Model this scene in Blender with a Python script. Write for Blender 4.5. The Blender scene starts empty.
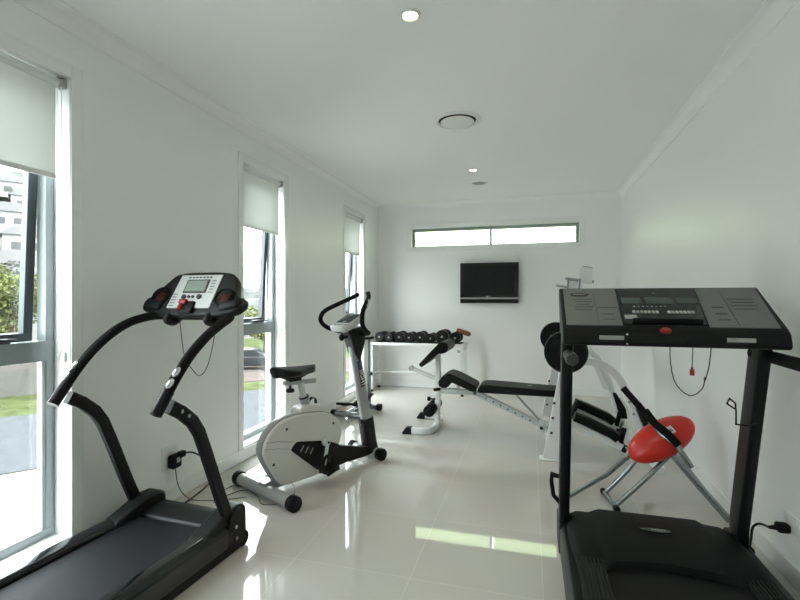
import bpy, bmesh, math, random
from mathutils import Vector, Matrix
random.seed(7)
PI = math.pi
R = math.radians
S = bpy.context.scene
COL = S.collection

# ------------------------------------------------------------------ camera
XL, XR, YB, YF, H = -2.211, 1.149, 6.614, -1.6, 2.70
cam_d = bpy.data.cameras.new('camera')
cam_d.sensor_width = 36.0
cam_d.lens = 462.56 / 800 * 36.0
cam_d.clip_start = 0.05
cam_d.clip_end = 900
cam = bpy.data.objects.new('camera', cam_d)
COL.objects.link(cam)
cam.location = (0, 0, 1.29)
cam.rotation_euler = (R(90 - 0.087), 0, R(15.719))
S.camera = cam

# ------------------------------------------------------------------ light and exposure
S.view_settings.view_transform = 'Standard'
S.view_settings.look = 'None'
S.view_settings.gamma = 1.0
S.view_settings.use_curve_mapping = False
S.view_settings.exposure = 1.28
W = bpy.data.worlds.new('overcast_sky')
S.world = W
W.use_nodes = True
bg = W.node_tree.nodes['Background']
bg.inputs['Color'].default_value = (0.965, 0.985, 1.03, 1)
bg.inputs['Strength'].default_value = 7.0
S.cycles.max_bounces = 14
S.cycles.diffuse_bounces = 9
S.cycles.glossy_bounces = 5
S.cycles.transmission_bounces = 8
S.cycles.transparent_max_bounces = 12
S.cycles.caustics_reflective = False
S.cycles.caustics_refractive = False
S.cycles.use_denoising = True
S.cycles.sample_clamp_indirect = 8.0

WIN = [(1.13, 1.775), (3.222, 3.867), (5.345, 5.99), (-0.965, -0.32)]      # y ranges of the tall windows (the last, unseen beside the camera, is added to brighten the near end)
ZS, ZH = 0.10, 2.392
HX0, HX1, HZ0, HZ1 = -1.69, 0.634, 2.056, 2.332            # high window in the back wall

def portal(name, loc, rot, sx, sy):
    d = bpy.data.lights.new(name, 'AREA')
    d.shape = 'RECTANGLE'
    d.size, d.size_y = sx, sy
    d.cycles.is_portal = True
    o = bpy.data.objects.new(name, d)
    COL.objects.link(o)
    o.location = loc
    o.rotation_euler = rot
for i, (a, b) in enumerate(WIN):
    portal('window_light_portal', (XL - 0.21, (a + b) / 2, (ZS + ZH) / 2), (0, R(-90), 0), ZH - ZS, b - a)
portal('window_light_portal', ((HX0 + HX1) / 2, YB + 0.21, (HZ0 + HZ1) / 2), (R(-90), 0, 0), HX1 - HX0, HZ1 - HZ0)

# ------------------------------------------------------------------ materials
def mat(name, col, rough=0.5, metal=0.0, spec=0.5, coat=0.0, noise=None, bump=None, trans=None):
    """noise=(scale, amount) mottles the colour; bump=(scale, strength)"""
    m = bpy.data.materials.new(name)
    m.use_nodes = True
    nt = m.node_tree
    b = nt.nodes['Principled BSDF']
    b.inputs['Base Color'].default_value = (*col, 1)
    b.inputs['Roughness'].default_value = rough
    b.inputs['Metallic'].default_value = metal
    b.inputs['Specular IOR Level'].default_value = spec
    b.inputs['Coat Weight'].default_value = coat
    b.inputs['Coat Roughness'].default_value = 0.08
    tc = None
    if noise or bump:
        tc = nt.nodes.new('ShaderNodeTexCoord')
    if noise:
        n = nt.nodes.new('ShaderNodeTexNoise')
        n.inputs['Scale'].default_value = noise[0]
        n.inputs['Detail'].default_value = 4
        nt.links.new(tc.outputs['Object'], n.inputs['Vector'])
        r = nt.nodes.new('ShaderNodeValToRGB')
        k = noise[1]
        r.color_ramp.elements[0].position = 0.3
        r.color_ramp.elements[1].position = 0.7
        r.color_ramp.elements[0].color = (*[c * (1 - k) for c in col], 1)
        r.color_ramp.elements[1].color = (*[min(1, c * (1 + k)) for c in col], 1)
        nt.links.new(n.outputs['Fac'], r.inputs['Fac'])
        nt.links.new(r.outputs['Color'], b.inputs['Base Color'])
    if bump:
        n = nt.nodes.new('ShaderNodeTexNoise')
        n.inputs['Scale'].default_value = bump[0]
        n.inputs['Detail'].default_value = 3
        nt.links.new(tc.outputs['Object'], n.inputs['Vector'])
        bp = nt.nodes.new('ShaderNodeBump')
        bp.inputs['Strength'].default_value = bump[1]
        bp.inputs['Distance'].default_value = 0.004
        nt.links.new(n.outputs['Fac'], bp.inputs['Height'])
        nt.links.new(bp.outputs['Normal'], b.inputs['Normal'])
    return m

M = {}
M['wall'] = mat('wall_paint', (0.865, 0.875, 0.865), 0.42, bump=(260, 0.03))
M['ceiling'] = mat('ceiling_paint', (0.865, 0.875, 0.865), 0.6)
M['trim'] = mat('trim_gloss_paint', (0.86, 0.875, 0.865), 0.25)
M['alu'] = mat('window_aluminium', (0.30, 0.345, 0.345), 0.35, 0.35)
M['sash'] = mat('dark_sash', (0.035, 0.05, 0.058), 0.3)
M['black'] = mat('black_plastic', (0.006, 0.0065, 0.007), 0.42, spec=0.25, noise=(60, 0.15))
M['blackmetal'] = mat('black_powder_coat', (0.0055, 0.006, 0.0065), 0.40, spec=0.25, bump=(700, 0.06))
M['blackgloss'] = mat('black_gloss', (0.004, 0.005, 0.0065), 0.16, spec=0.35, coat=0.5)
M['foam'] = mat('black_foam', (0.005, 0.0053, 0.0055), 0.75, spec=0.2, bump=(500, 0.25))
M['vinyl'] = mat('black_vinyl', (0.005, 0.0055, 0.006), 0.45, spec=0.2, bump=(240, 0.12))
M['rubber'] = mat('black_rubber', (0.005, 0.005, 0.0055), 0.6, spec=0.2)
M['belt'] = mat('belt_rubber', (0.0085, 0.0105, 0.013), 0.62, spec=0.22, noise=(420, 0.55), bump=(520, 0.5))
M['charcoal'] = mat('charcoal_plastic', (0.010, 0.012, 0.0125), 0.45, spec=0.25, noise=(40, 0.12))
M['hood'] = mat('hood_plastic', (0.006, 0.007, 0.007), 0.55, spec=0.13, bump=(600, 0.18))
M['silver'] = mat('silver_paint', (0.40, 0.415, 0.42), 0.34, 0.45)
M['silverlight'] = mat('light_silver_plastic', (0.60, 0.63, 0.62), 0.38)
M['steel'] = mat('steel_tube', (0.30, 0.34, 0.35), 0.26, 0.85)
M['chrome'] = mat('chrome', (0.70, 0.72, 0.72), 0.12, 1.0)
M['white'] = mat('white_powder_coat', (0.74, 0.76, 0.75), 0.35)
M['whiteplastic'] = mat('white_plastic', (0.78, 0.79, 0.77), 0.4)
M['offwhite'] = mat('pearl_grey_plastic', (0.60, 0.60, 0.57), 0.36, noise=(3, 0.02))
M['greyrim'] = mat('grey_rim_plastic', (0.27, 0.285, 0.285), 0.4)
M['greysheet'] = mat('grey_overlay', (0.165, 0.17, 0.165), 0.42)
M['greylabel'] = mat('grey_label', (0.36, 0.36, 0.34), 0.45)
M['lcd'] = mat('lcd_grey_green', (0.28, 0.33, 0.29), 0.25)
M['lcd_dark'] = mat('lcd_dark', (0.05, 0.07, 0.065), 0.15)
M['red'] = mat('red_vinyl', (0.60, 0.022, 0.012), 0.3, bump=(200, 0.06))
M['redplastic'] = mat('red_plastic', (0.33, 0.010, 0.008), 0.35)
M['navy'] = mat('navy_print', (0.012, 0.035, 0.10), 0.4)
M['ink'] = mat('black_print', (0.012, 0.012, 0.013), 0.4)
M['greyink'] = mat('grey_print', (0.07, 0.07, 0.07), 0.5)
M['whiteink'] = mat('white_print', (0.80, 0.80, 0.78), 0.4)
M['dimink'] = mat('pale_grey_print', (0.42, 0.42, 0.40), 0.4)
M['screen'] = mat('tv_screen', (0.003, 0.004, 0.0045), 0.12, spec=0.3)
M['tvgloss'] = mat('tv_gloss_black', (0.005, 0.006, 0.007), 0.1)
M['iron'] = mat('cast_iron', (0.006, 0.0065, 0.007), 0.42, spec=0.25, bump=(150, 0.15))
M['brown'] = mat('brown_leather', (0.14, 0.045, 0.018), 0.45, bump=(120, 0.3))
M['pvc'] = mat('black_cable', (0.012, 0.012, 0.012), 0.4)
M['greycable'] = mat('grey_cable', (0.10, 0.10, 0.10), 0.45)

# polished porcelain tiles with thin grout joints
def tile_material():
    m = bpy.data.materials.new('polished_porcelain_tiles')
    m.use_nodes = True
    nt = m.node_tree
    b = nt.nodes['Principled BSDF']
    tc = nt.nodes.new('ShaderNodeTexCoord')
    mp = nt.nodes.new('ShaderNodeMapping')
    mp.inputs['Location'].default_value = (0.535, -0.30, 0)
    nt.links.new(tc.outputs['Object'], mp.inputs['Vector'])
    br = nt.nodes.new('ShaderNodeTexBrick')
    br.offset = 0.0
    br.squash = 1.0
    br.inputs['Scale'].default_value = 1.0
    br.inputs['Mortar Size'].default_value = 0.0016
    br.inputs['Mortar Smooth'].default_value = 0.0
    br.inputs['Brick Width'].default_value = 0.59
    br.inputs['Row Height'].default_value = 0.59
    br.inputs['Color1'].default_value = (0.545, 0.53, 0.49, 1)
    br.inputs['Color2'].default_value = (0.56, 0.545, 0.505, 1)
    br.inputs['Mortar'].default_value = (0.66, 0.65, 0.62, 1)
    nt.links.new(mp.outputs['Vector'], br.inputs['Vector'])
    nz = nt.nodes.new('ShaderNodeTexNoise')
    nz.inputs['Scale'].default_value = 2.5
    nz.inputs['Detail'].default_value = 6
    nt.links.new(tc.outputs['Object'], nz.inputs['Vector'])
    mx = nt.nodes.new('ShaderNodeMixRGB')
    mx.blend_type = 'SOFT_LIGHT'
    mx.inputs['Fac'].default_value = 0.10
    nt.links.new(br.outputs['Color'], mx.inputs['Color1'])
    nt.links.new(nz.outputs['Color'], mx.inputs['Color2'])
    nt.links.new(mx.outputs['Color'], b.inputs['Base Color'])
    b.inputs['Roughness'].default_value = 0.035
    b.inputs['Specular IOR Level'].default_value = 0.43
    return m
M['tiles'] = tile_material()

def glass_material(name, tint, gloss=0.06):
    m = bpy.data.materials.new(name)
    m.use_nodes = True
    nt = m.node_tree
    nt.nodes.remove(nt.nodes['Principled BSDF'])
    out = nt.nodes['Material Output']
    t = nt.nodes.new('ShaderNodeBsdfTransparent')
    t.inputs['Color'].default_value = (*tint, 1)
    g = nt.nodes.new('ShaderNodeBsdfGlossy')
    g.inputs['Roughness'].default_value = 0.0
    mx = nt.nodes.new('ShaderNodeMixShader')
    mx.inputs['Fac'].default_value = gloss
    nt.links.new(t.outputs[0], mx.inputs[1])
    nt.links.new(g.outputs[0], mx.inputs[2])
    nt.links.new(mx.outputs[0], out.inputs['Surface'])
    return m
M['glass'] = glass_material('clear_window_glass', (0.95, 0.98, 0.965), 0.045)
M['glass_green'] = glass_material('pale_green_window_glass', (0.50, 0.575, 0.425), 0.04)

def blind_material():
    m = bpy.data.materials.new('white_blind_fabric')
    m.use_nodes = True
    nt = m.node_tree
    nt.nodes.remove(nt.nodes['Principled BSDF'])
    out = nt.nodes['Material Output']
    d = nt.nodes.new('ShaderNodeBsdfDiffuse')
    d.inputs['Color'].default_value = (0.80, 0.82, 0.80, 1)
    t = nt.nodes.new('ShaderNodeBsdfTranslucent')
    t.inputs['Color'].default_value = (0.80, 0.82, 0.79, 1)
    mx = nt.nodes.new('ShaderNodeMixShader')
    mx.inputs['Fac'].default_value = 0.26
    tc = nt.nodes.new('ShaderNodeTexCoord')
    wv = nt.nodes.new('ShaderNodeTexWave')
    wv.inputs['Scale'].default_value = 120
    wv.bands_direction = 'Z'
    nt.links.new(tc.outputs['Object'], wv.inputs['Vector'])
    bp = nt.nodes.new('ShaderNodeBump')
    bp.inputs['Strength'].default_value = 0.08
    bp.inputs['Distance'].default_value = 0.001
    nt.links.new(wv.outputs['Fac'], bp.inputs['Height'])
    nt.links.new(bp.outputs['Normal'], d.inputs['Normal'])
    nt.links.new(d.outputs[0], mx.inputs[1])
    nt.links.new(t.outputs[0], mx.inputs[2])
    nt.links.new(mx.outputs[0], out.inputs['Surface'])
    return m
M['blind'] = blind_material()

def lamp_material(name, col, strength):
    m = bpy.data.materials.new(name)
    m.use_nodes = True
    nt = m.node_tree
    nt.nodes.remove(nt.nodes['Principled BSDF'])
    e = nt.nodes.new('ShaderNodeEmission')
    e.inputs['Color'].default_value = (*col, 1)
    e.inputs['Strength'].default_value = strength
    nt.links.new(e.outputs[0], nt.nodes['Material Output'].inputs['Surface'])
    return m
M['bulb'] = lamp_material('warm_halogen_lamp', (1.0, 0.78, 0.50), 9.0)

M['grass'] = mat('lawn_grass', (0.038, 0.046, 0.021), 0.9, spec=0.0, noise=(1.2, 0.35))
M['road'] = mat('road_asphalt', (0.046, 0.050, 0.053), 0.85, spec=0.0, noise=(2, 0.1))
M['concrete'] = mat('pale_concrete', (0.42, 0.42, 0.40), 0.85, spec=0.0, noise=(3, 0.06))
M['paver'] = mat('pinkish_gravel', (0.060, 0.050, 0.045), 0.9, spec=0.0, noise=(4, 0.25))
M['rendered'] = mat('cream_rendered_wall', (0.062, 0.062, 0.054), 0.8, spec=0.0, noise=(2, 0.06))
M['leaf'] = mat('olive_leaves', (0.068, 0.078, 0.030), 0.6, spec=0.0, noise=(0.9, 0.5))
M['leafdark'] = mat('grey_green_leaves', (0.072, 0.078, 0.066), 0.6, spec=0.0, noise=(0.8, 0.5))
M['bark'] = mat('bark', (0.07, 0.055, 0.04), 0.9, spec=0.0)
M['hill'] = mat('pale_hillside', (0.11, 0.115, 0.108), 0.9, spec=0.0, noise=(0.13, 0.4))
M['roof'] = mat('pale_roof', (0.10, 0.10, 0.10), 0.7, spec=0.0)
M['housewall'] = mat('pale_house_wall', (0.15, 0.15, 0.145), 0.8, spec=0.0)
M['carpaint'] = mat('dark_car_paint', (0.006, 0.007, 0.009), 0.3, spec=0.2)
M['carglass'] = mat('car_glass', (0.01, 0.012, 0.014), 0.2, spec=0.3)

# ------------------------------------------------------------------ mesh helpers
class MB:
    """collects shapes; build() links them as ONE mesh object"""
    def __init__(self):
        self.bm = bmesh.new()
    def _xf(self, vs, M4):
        bmesh.ops.transform(self.bm, matrix=M4, verts=vs)
    def box(self, c, s, rot=(0, 0, 0), bevel=0.0, seg=2):
        r = bmesh.ops.create_cube(self.bm, size=1.0)
        vs = r['verts']
        bmesh.ops.scale(self.bm, vec=s, verts=vs)
        if bevel > 0:
            es = list({e for v in vs for e in v.link_edges})
            rb = bmesh.ops.bevel(self.bm, geom=es, offset=min(bevel, min(s) * 0.49), segments=seg, affect='EDGES', profile=0.5)
            vs = list({v for f in rb['faces'] for v in f.verts} | {v for v in vs if v.is_valid})
        m = Matrix.Translation(c) @ (Matrix.Rotation(rot[2], 4, 'Z') @ Matrix.Rotation(rot[1], 4, 'Y') @ Matrix.Rotation(rot[0], 4, 'X'))
        self._xf(vs, m)
        return self
    def cyl(self, a, b, r, r2=None, seg=24, bevel=0.0):
        a, b = Vector(a), Vector(b)
        d = b - a
        L = d.length
        r2 = r if r2 is None else r2
        if bevel > 0:
            prof = [(0, 0), (r - bevel, 0), (r - bevel * .3, bevel * .3), (r, bevel), (r2, L - bevel), (r2 - bevel * .3, L - bevel * .3), (r2 - bevel, L), (0, L)]
        else:
            prof = [(0, 0), (r, 0), (r2, L), (0, L)]
        return self.lathe(prof, a, d, seg)
    def lathe(self, prof, origin, axis, seg=24):
        q = Vector((0, 0, 1)).rotation_difference(Vector(axis).normalized())
        o = Vector(origin)
        rings = []
        for (r, z) in prof:
            if r < 1e-6:
                rings.append([self.bm.verts.new(o + q @ Vector((0, 0, z)))])
            else:
                rings.append([self.bm.verts.new(o + q @ Vector((r * math.cos(2 * PI * i / seg), r * math.sin(2 * PI * i / seg), z))) for i in range(seg)])
        for A, B in zip(rings, rings[1:]):
            for i in range(seg):
                j = (i + 1) % seg
                if len(A) == 1 and len(B) == 1:
                    break
                if len(A) == 1:
                    self.bm.faces.new((A[0], B[j], B[i]))
                elif len(B) == 1:
                    self.bm.faces.new((A[i], A[j], B[0]))
                else:
                    self.bm.faces.new((A[i], A[j], B[j], B[i]))
        return self
    def sweep(self, pts, sect, up=(0, 0, 1), caps=True, closed=False, smooth=0):
        """sect: closed list of (side, up) offsets"""
        P = [Vector(p) for p in pts]
        if smooth:
            P = catmull(P, smooth, closed)
        n = len(P)
        rings = []
        upv = Vector(up)
        prev = None
        for i in range(n):
            if closed:
                t = (P[(i + 1) % n] - P[i - 1])
            else:
                t = P[min(i + 1, n - 1)] - P[max(i - 1, 0)]
            t.normalize()
            if prev is None:
                u = upv - t * upv.dot(t)
                if u.length < 1e-3:
                    u = Vector((1, 0, 0)) - t * t.x
                    if u.length < 1e-3:
                        u = Vector((0, 1, 0)) - t * t.y
            else:
                u = prev - t * prev.dot(t)
            u.normalize()
            prev = u
            s = t.cross(u)
            k = 1.0
            if 0 < i < n - 1 and not smooth:
                a = (P[i] - P[i - 1]).normalized()
                c = (P[i + 1] - P[i]).normalized()
                k = 1.0 / max(0.5, math.sqrt(max(0.0, (1 + a.dot(c)) / 2)))
            rings.append([self.bm.verts.new(P[i] + s * x * (k if abs(s.z) < 2 else 1) + u * y * k) for x, y in sect])
        m = len(sect)
        rng = range(n) if closed else range(n - 1)
        for i in rng:
            A, B = rings[i], rings[(i + 1) % n]
            for j in range(m):
                k2 = (j + 1) % m
                self.bm.faces.new((A[j], A[k2], B[k2], B[j]))
        if caps and not closed:
            self.bm.faces.new(rings[0][::-1])
            self.bm.faces.new(rings[-1])
        return self
    def tube(self, pts, r, seg=12, smooth=0, closed=False):
        return self.sweep(pts, [(r * math.cos(2 * PI * i / seg), r * math.sin(2 * PI * i / seg)) for i in range(seg)], closed=closed, smooth=smooth)
    def bar(self, pts, w, h, up=(0, 0, 1), r=0.006, smooth=0):
        return self.sweep(pts, rrect(w, h, r), up=up, smooth=smooth)
    def prism(self, outline, a, b, plane='yz'):
        """outline in the plane, extruded along the third axis from a to b"""
        def P(u, v, w):
            return {'yz': (w, u, v), 'xz': (u, w, v), 'xy': (u, v, w)}[plane]
        A = [self.bm.verts.new(P(u, v, a)) for u, v in outline]
        B = [self.bm.verts.new(P(u, v, b)) for u, v in outline]
        n = len(A)
        for i in range(n):
            j = (i + 1) % n
            self.bm.faces.new((A[i], A[j], B[j], B[i]))
        self.bm.faces.new(A[::-1])
        self.bm.faces.new(B)
        return self
    def ball(self, c, s, rot=(0, 0, 0), seg=24, rings=14):
        r = bmesh.ops.create_uvsphere(self.bm, u_segments=seg, v_segments=rings, radius=1.0)
        m = Matrix.Translation(c) @ (Matrix.Rotation(rot[2], 4, 'Z') @ Matrix.Rotation(rot[1], 4, 'Y') @ Matrix.Rotation(rot[0], 4, 'X')) @ Matrix.Diagonal((*s, 1))
        self._xf(r['verts'], m)
        return self
    def quad(self, pts):
        self.bm.faces.new([self.bm.verts.new(p) for p in pts])
        return self
    def xform(self, m4):
        bmesh.ops.transform(self.bm, matrix=m4, verts=self.bm.verts[:])
        return self
    def build(self, name, material, parent=None, bevel=0.0, seg=2, angle=40, **props):
        bmesh.ops.recalc_face_normals(self.bm, faces=self.bm.faces[:])
        me = bpy.data.meshes.new(name)
        self.bm.to_mesh(me)
        self.bm.free()
        me.materials.append(M[material] if isinstance(material, str) else material)
        for p in me.polygons:
            p.use_smooth = True
        try:
            me.set_sharp_from_angle(angle=R(angle))
        except Exception:
            pass
        o = bpy.data.objects.new(name, me)
        COL.objects.link(o)
        if parent is not None:
            o.parent = parent
        if bevel > 0:
            md = o.modifiers.new('bevel', 'BEVEL')
            md.width = bevel
            md.segments = seg
            md.limit_method = 'ANGLE'
            md.angle_limit = R(35)
            md.harden_normals = False
        for k, v in props.items():
            o[k] = v
        return o

def rrect(w, h, r):
    r = min(r, w * .49, h * .49)
    out = []
    for cx, cy, a0 in ((w / 2 - r, h / 2 - r, 0), (-w / 2 + r, h / 2 - r, 90), (-w / 2 + r, -h / 2 + r, 180), (w / 2 - r, -h / 2 + r, 270)):
        for k in range(4):
            a = R(a0 + 30 * k)
            out.append((cx + r * math.cos(a), cy + r * math.sin(a)))
    return out

def catmull(P, sub, closed=False):
    out = []
    n = len(P)
    rng = range(n) if closed else range(n - 1)
    for i in rng:
        if closed:
            p0, p1, p2, p3 = P[i - 1], P[i], P[(i + 1) % n], P[(i + 2) % n]
        else:
            p1, p2 = P[i], P[i + 1]
            p0 = P[i - 1] if i > 0 else p1 * 2 - p2
            p3 = P[i + 2] if i + 2 < n else p2 * 2 - p1
        for k in range(sub):
            t = k / sub
            out.append(0.5 * ((2 * p1) + (p2 - p0) * t + (2 * p0 - 5 * p1 + 4 * p2 - p3) * t * t + (3 * p1 - p0 - 3 * p2 + p3) * t ** 3))
    if not closed:
        out.append(P[-1].copy())
    return out

def round_poly(pts, r, n=5):
    """round the corners of a 2-D outline"""
    out = []
    m = len(pts)
    for i in range(m):
        p = Vector(pts[i])
        a = Vector(pts[i - 1]) - p
        b = Vector(pts[(i + 1) % m]) - p
        d = min(r, a.length * .45, b.length * .45)
        A, B = p + a.normalized() * d, p + b.normalized() * d
        for k in range(n + 1):
            t = k / n
            q = A * (1 - t) ** 2 + p * 2 * t * (1 - t) + B * t * t
            out.append((q.x, q.y))
    return out

def root(name, label, cat, loc=(0, 0, 0), rz=0.0, group=None):
    o = bpy.data.objects.new(name, None)
    o.empty_display_size = 0.1
    COL.objects.link(o)
    o.location = loc
    o.rotation_euler = (0, 0, rz)
    return tag(o, label, cat, group)
def tag(o, label, cat, group=None, kind=None):
    o['label'] = label
    o['category'] = cat
    if group:
        o['group'] = group
    if kind:
        o['kind'] = kind
    return o
def struct(o):
    o['kind'] = 'structure'
    return o
def structure_root(name, loc=(0, 0, 0)):
    o = bpy.data.objects.new(name, None)
    COL.objects.link(o)
    o.location = loc
    o['kind'] = 'structure'
    return o

def text(body, size, m4, material, name, parent=None, extrude=0.0006, align='CENTER', sx=1.0, shear=0.0):
    c = bpy.data.curves.new(name, 'FONT')
    c.body = body
    c.size = size
    c.extrude = extrude
    c.align_x = align
    c.align_y = 'CENTER'
    c.shear = shear
    t = bpy.data.objects.new(name + '_curve', c)
    COL.objects.link(t)
    dg = bpy.context.evaluated_depsgraph_get()
    dg.update()
    me = bpy.data.meshes.new_from_object(t.evaluated_get(dg))
    bpy.data.objects.remove(t)
    bpy.data.curves.remove(c)
    me.transform(m4 @ Matrix.Diagonal((sx, 1, 1, 1)))
    me.materials.clear()
    me.materials.append(M[material])
    o = bpy.data.objects.new(name, me)
    COL.objects.link(o)
    if parent is not None:
        o.parent = parent
    return o

def frame_m4(origin, xdir, ydir):
    x = Vector(xdir).normalized()
    y = Vector(ydir)
    y = (y - x * y.dot(x)).normalized()
    z = x.cross(y)
    return Matrix(((x.x, y.x, z.x, origin[0]), (x.y, y.y, z.y, origin[1]), (x.z, y.z, z.z, origin[2]), (0, 0, 0, 1)))

# ------------------------------------------------------------------ room shell
def wall_holes(name, axis, pos, out, u0, u1, z0, z1, holes, material):
    """a wall slab with rectangular openings; axis 'x' (runs along y) or 'y' (runs along x); out = signed thickness"""
    us = sorted({u0, u1} | {h[0] for h in holes} | {h[1] for h in holes})
    zs = sorted({z0, z1} | {h[2] for h in holes} | {h[3] for h in holes})
    bm = bmesh.new()
    cache = {}
    def V(u, z, d):
        k = (round(u, 5), round(z, 5), d)
        if k not in cache:
            w = pos + (out if d else 0)
            cache[k] = bm.verts.new((w, u, z) if axis == 'x' else (u, w, z))
        return cache[k]
    def solid(i, j):
        if not (0 <= i < len(us) - 1 and 0 <= j < len(zs) - 1):
            return False
        cu, cz = (us[i] + us[i + 1]) / 2, (zs[j] + zs[j + 1]) / 2
        return not any(h[0] < cu < h[1] and h[2] < cz < h[3] for h in holes)
    for i in range(len(us) - 1):
        for j in range(len(zs) - 1):
            if not solid(i, j):
                continue
            a, b, c, d = us[i], us[i + 1], zs[j], zs[j + 1]
            for k in (0, 1):
                bm.faces.new((V(a, c, k), V(b, c, k), V(b, d, k), V(a, d, k)))
            if not solid(i - 1, j): bm.faces.new((V(a, c, 0), V(a, d, 0), V(a, d, 1), V(a, c, 1)))
            if not solid(i + 1, j): bm.faces.new((V(b, c, 0), V(b, d, 0), V(b, d, 1), V(b, c, 1)))
            if not solid(i, j - 1): bm.faces.new((V(a, c, 0), V(b, c, 0), V(b, c, 1), V(a, c, 1)))
            if not solid(i, j + 1): bm.faces.new((V(a, d, 0), V(b, d, 0), V(b, d, 1), V(a, d, 1)))
    mb = MB()
    mb.bm.free()
    mb.bm = bm
    return struct(mb.build(name, material, angle=20))

wall_holes('wall_left', 'x', XL, -0.20, YF, YB + 0.2, 0, H, [(a, b, ZS, ZH) for a, b in WIN], 'wall')
wall_holes('wall_back', 'y', YB, 0.20, XL, XR, 0, H, [(HX0, HX1, HZ0, HZ1)], 'wall')
struct(MB().box((XR + 0.1, (YF + YB + 0.2) / 2, H / 2), (0.2, YB + 0.2 - YF, H)).build('wall_right', 'wall'))
struct(MB().box(((XL + XR) / 2, YF - 0.1, H / 2), (XR - XL + 0.4, 0.2, H)).build('wall_front', 'wall'))
struct(MB().box(((XL + XR) / 2, (YF + YB) / 2, -0.06), (XR - XL + 0.4, YB - YF + 0.4, 0.12)).build('floor', 'tiles'))
struct(MB().box(((XL + XR) / 2, (YF + YB) / 2, H + 0.06), (XR - XL + 0.4, YB - YF + 0.4, 0.12)).build('ceiling', 'ceiling'))

# coved cornice running round the room
prof = [(0, -0.084), (0.006, -0.084), (0.007, -0.078)]
for k in range(9):
    a = R(90 * k / 8)
    prof.append((0.078 - 0.071 * math.cos(a), -0.078 + 0.071 * math.sin(a)))
prof += [(0.084, -0.006), (0.084, 0.0), (0, 0)]
bm = bmesh.new()
rings = []
for sx, sy in ((0, 0), (1, 0), (1, 1), (0, 1)):
    rings.append([bm.verts.new(((XL + d) if sx == 0 else (XR - d), (YF + d) if sy == 0 else (YB - d), H + z)) for d, z in prof])
for i in range(4):
    A, B = rings[i], rings[(i + 1) % 4]
    for j in range(len(prof)):
        k = (j + 1) % len(prof)
        bm.faces.new((A[j], A[k], B[k], B[j]))
mb = MB(); mb.bm.free(); mb.bm = bm
struct(mb.build('trim_1', 'ceiling', angle=30))

# skirting boards
def skirt(name, c, s):
    return struct(MB().box(c, s).build(name, 'trim', bevel=0.004))
skirt('baseboard_left', (XL + 0.007, (YF + YB) / 2, 0.048), (0.014, YB - YF, 0.096))
skirt('baseboard_right', (XR - 0.007, (YF + YB) / 2, 0.048), (0.014, YB - YF, 0.096))
skirt('baseboard_back', ((XL + XR) / 2, YB - 0.007, 0.048), (XR - XL - 0.028, 0.014, 0.096))

# tall windows: flush architrave, sill, aluminium frame with transom, awning sash above, fixed pane below
ZT0, ZT1 = 0.985, 1.085
for i, (a, b) in enumerate(WIN):
    w = structure_root('window_%d' % (i + 1 if i < 3 else 5), (XL, (a + b) / 2, 0))  # highest number: the added out-of-view window, there for extra daylight
    hw = (b - a) / 2
    m = MB()
    for s in (-1, 1):
        m.box((0.004, s * (hw + 0.034), (0.097 + ZH + 0.065) / 2), (0.010, 0.062, ZH + 0.065 - 0.097))
    m.box((0.004, 0, ZH + 0.034), (0.010, 2 * hw + 0.006, 0.062))
    m.build('architrave', 'trim', w, bevel=0.003)
    MB().box((-0.098, 0, ZS + 0.004), (0.20, 2 * hw, 0.008)).build('window_sill', 'trim', w)
    fx = -0.13
    m = MB()
    for s in (-1, 1):
        m.box((fx, s * (hw - 0.022), (ZS + ZH) / 2), (0.06, 0.044, ZH - ZS - 0.016))
        m.box((fx + 0.018, s * (hw - 0.052), (ZS + ZT0) / 2), (0.02, 0.016, ZT0 - ZS))
    m.box((fx, 0, ZS + 0.030), (0.063, 2 * hw, 0.044))
    m.box((fx, 0, ZH - 0.022), (0.063, 2 * hw, 0.044))
    m.box((fx, 0, (ZT0 + ZT1) / 2), (0.064, 2 * hw, ZT1 - ZT0))
    m.build('frame', 'alu', w, bevel=0.003)
    MB().box((fx - 0.005, 0, (ZS + ZT0) / 2), (0.006, 2 * hw - 0.09, ZT0 - ZS - 0.06)).build('pane', 'glass', w)
    # awning sash, hinged at the head and pushed a little way out
    zt = ZH - 0.05
    hgt = zt - ZT1 + 0.006
    tilt = R(2.7)
    mm = Matrix.Translation((fx - 0.012, 0, zt)) @ Matrix.Rotation(tilt, 4, 'Y')
    m = MB()
    for s in (-1, 1):
        m.box((0, s * (hw - 0.071), -hgt / 2), (0.04, 0.044, hgt))
    m.box((0, 0, -0.022), (0.043, 2 * hw - 0.10, 0.044))
    m.box((0, 0, -hgt + 0.022), (0.043, 2 * hw - 0.10, 0.044))
    m.xform(mm)
    sash = m.build('sash', 'sash', w, bevel=0.003)
    g = MB().box((0, 0, -hgt / 2), (0.006, 2 * hw - 0.18, hgt - 0.08)).xform(mm).build('pane', 'glass', sash)
    m = MB()
    m.box((fx + 0.045, 0.02, ZT1 + 0.012), (0.03, 0.16, 0.024), bevel=0.006)
    m.tube([(fx + 0.055, 0.02, ZT1 + 0.022), (fx + 0.075, 0.05, ZT1 + 0.02), (fx + 0.075, 0.11, ZT1 + 0.016)], 0.007, 8)
    m.box((fx - 0.03, 0.0, ZT1 + 0.004), (0.10, 0.012, 0.006), rot=(0, R(-8), R(20)))
    m.build('winder', 'sash', w)
# chain clips on the far jambs
    MB().box((-0.03, hw - 0.006, 1.0), (0.018, 0.012, 0.05)).build('chain_clip', 'whiteplastic', w, bevel=0.003)

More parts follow.
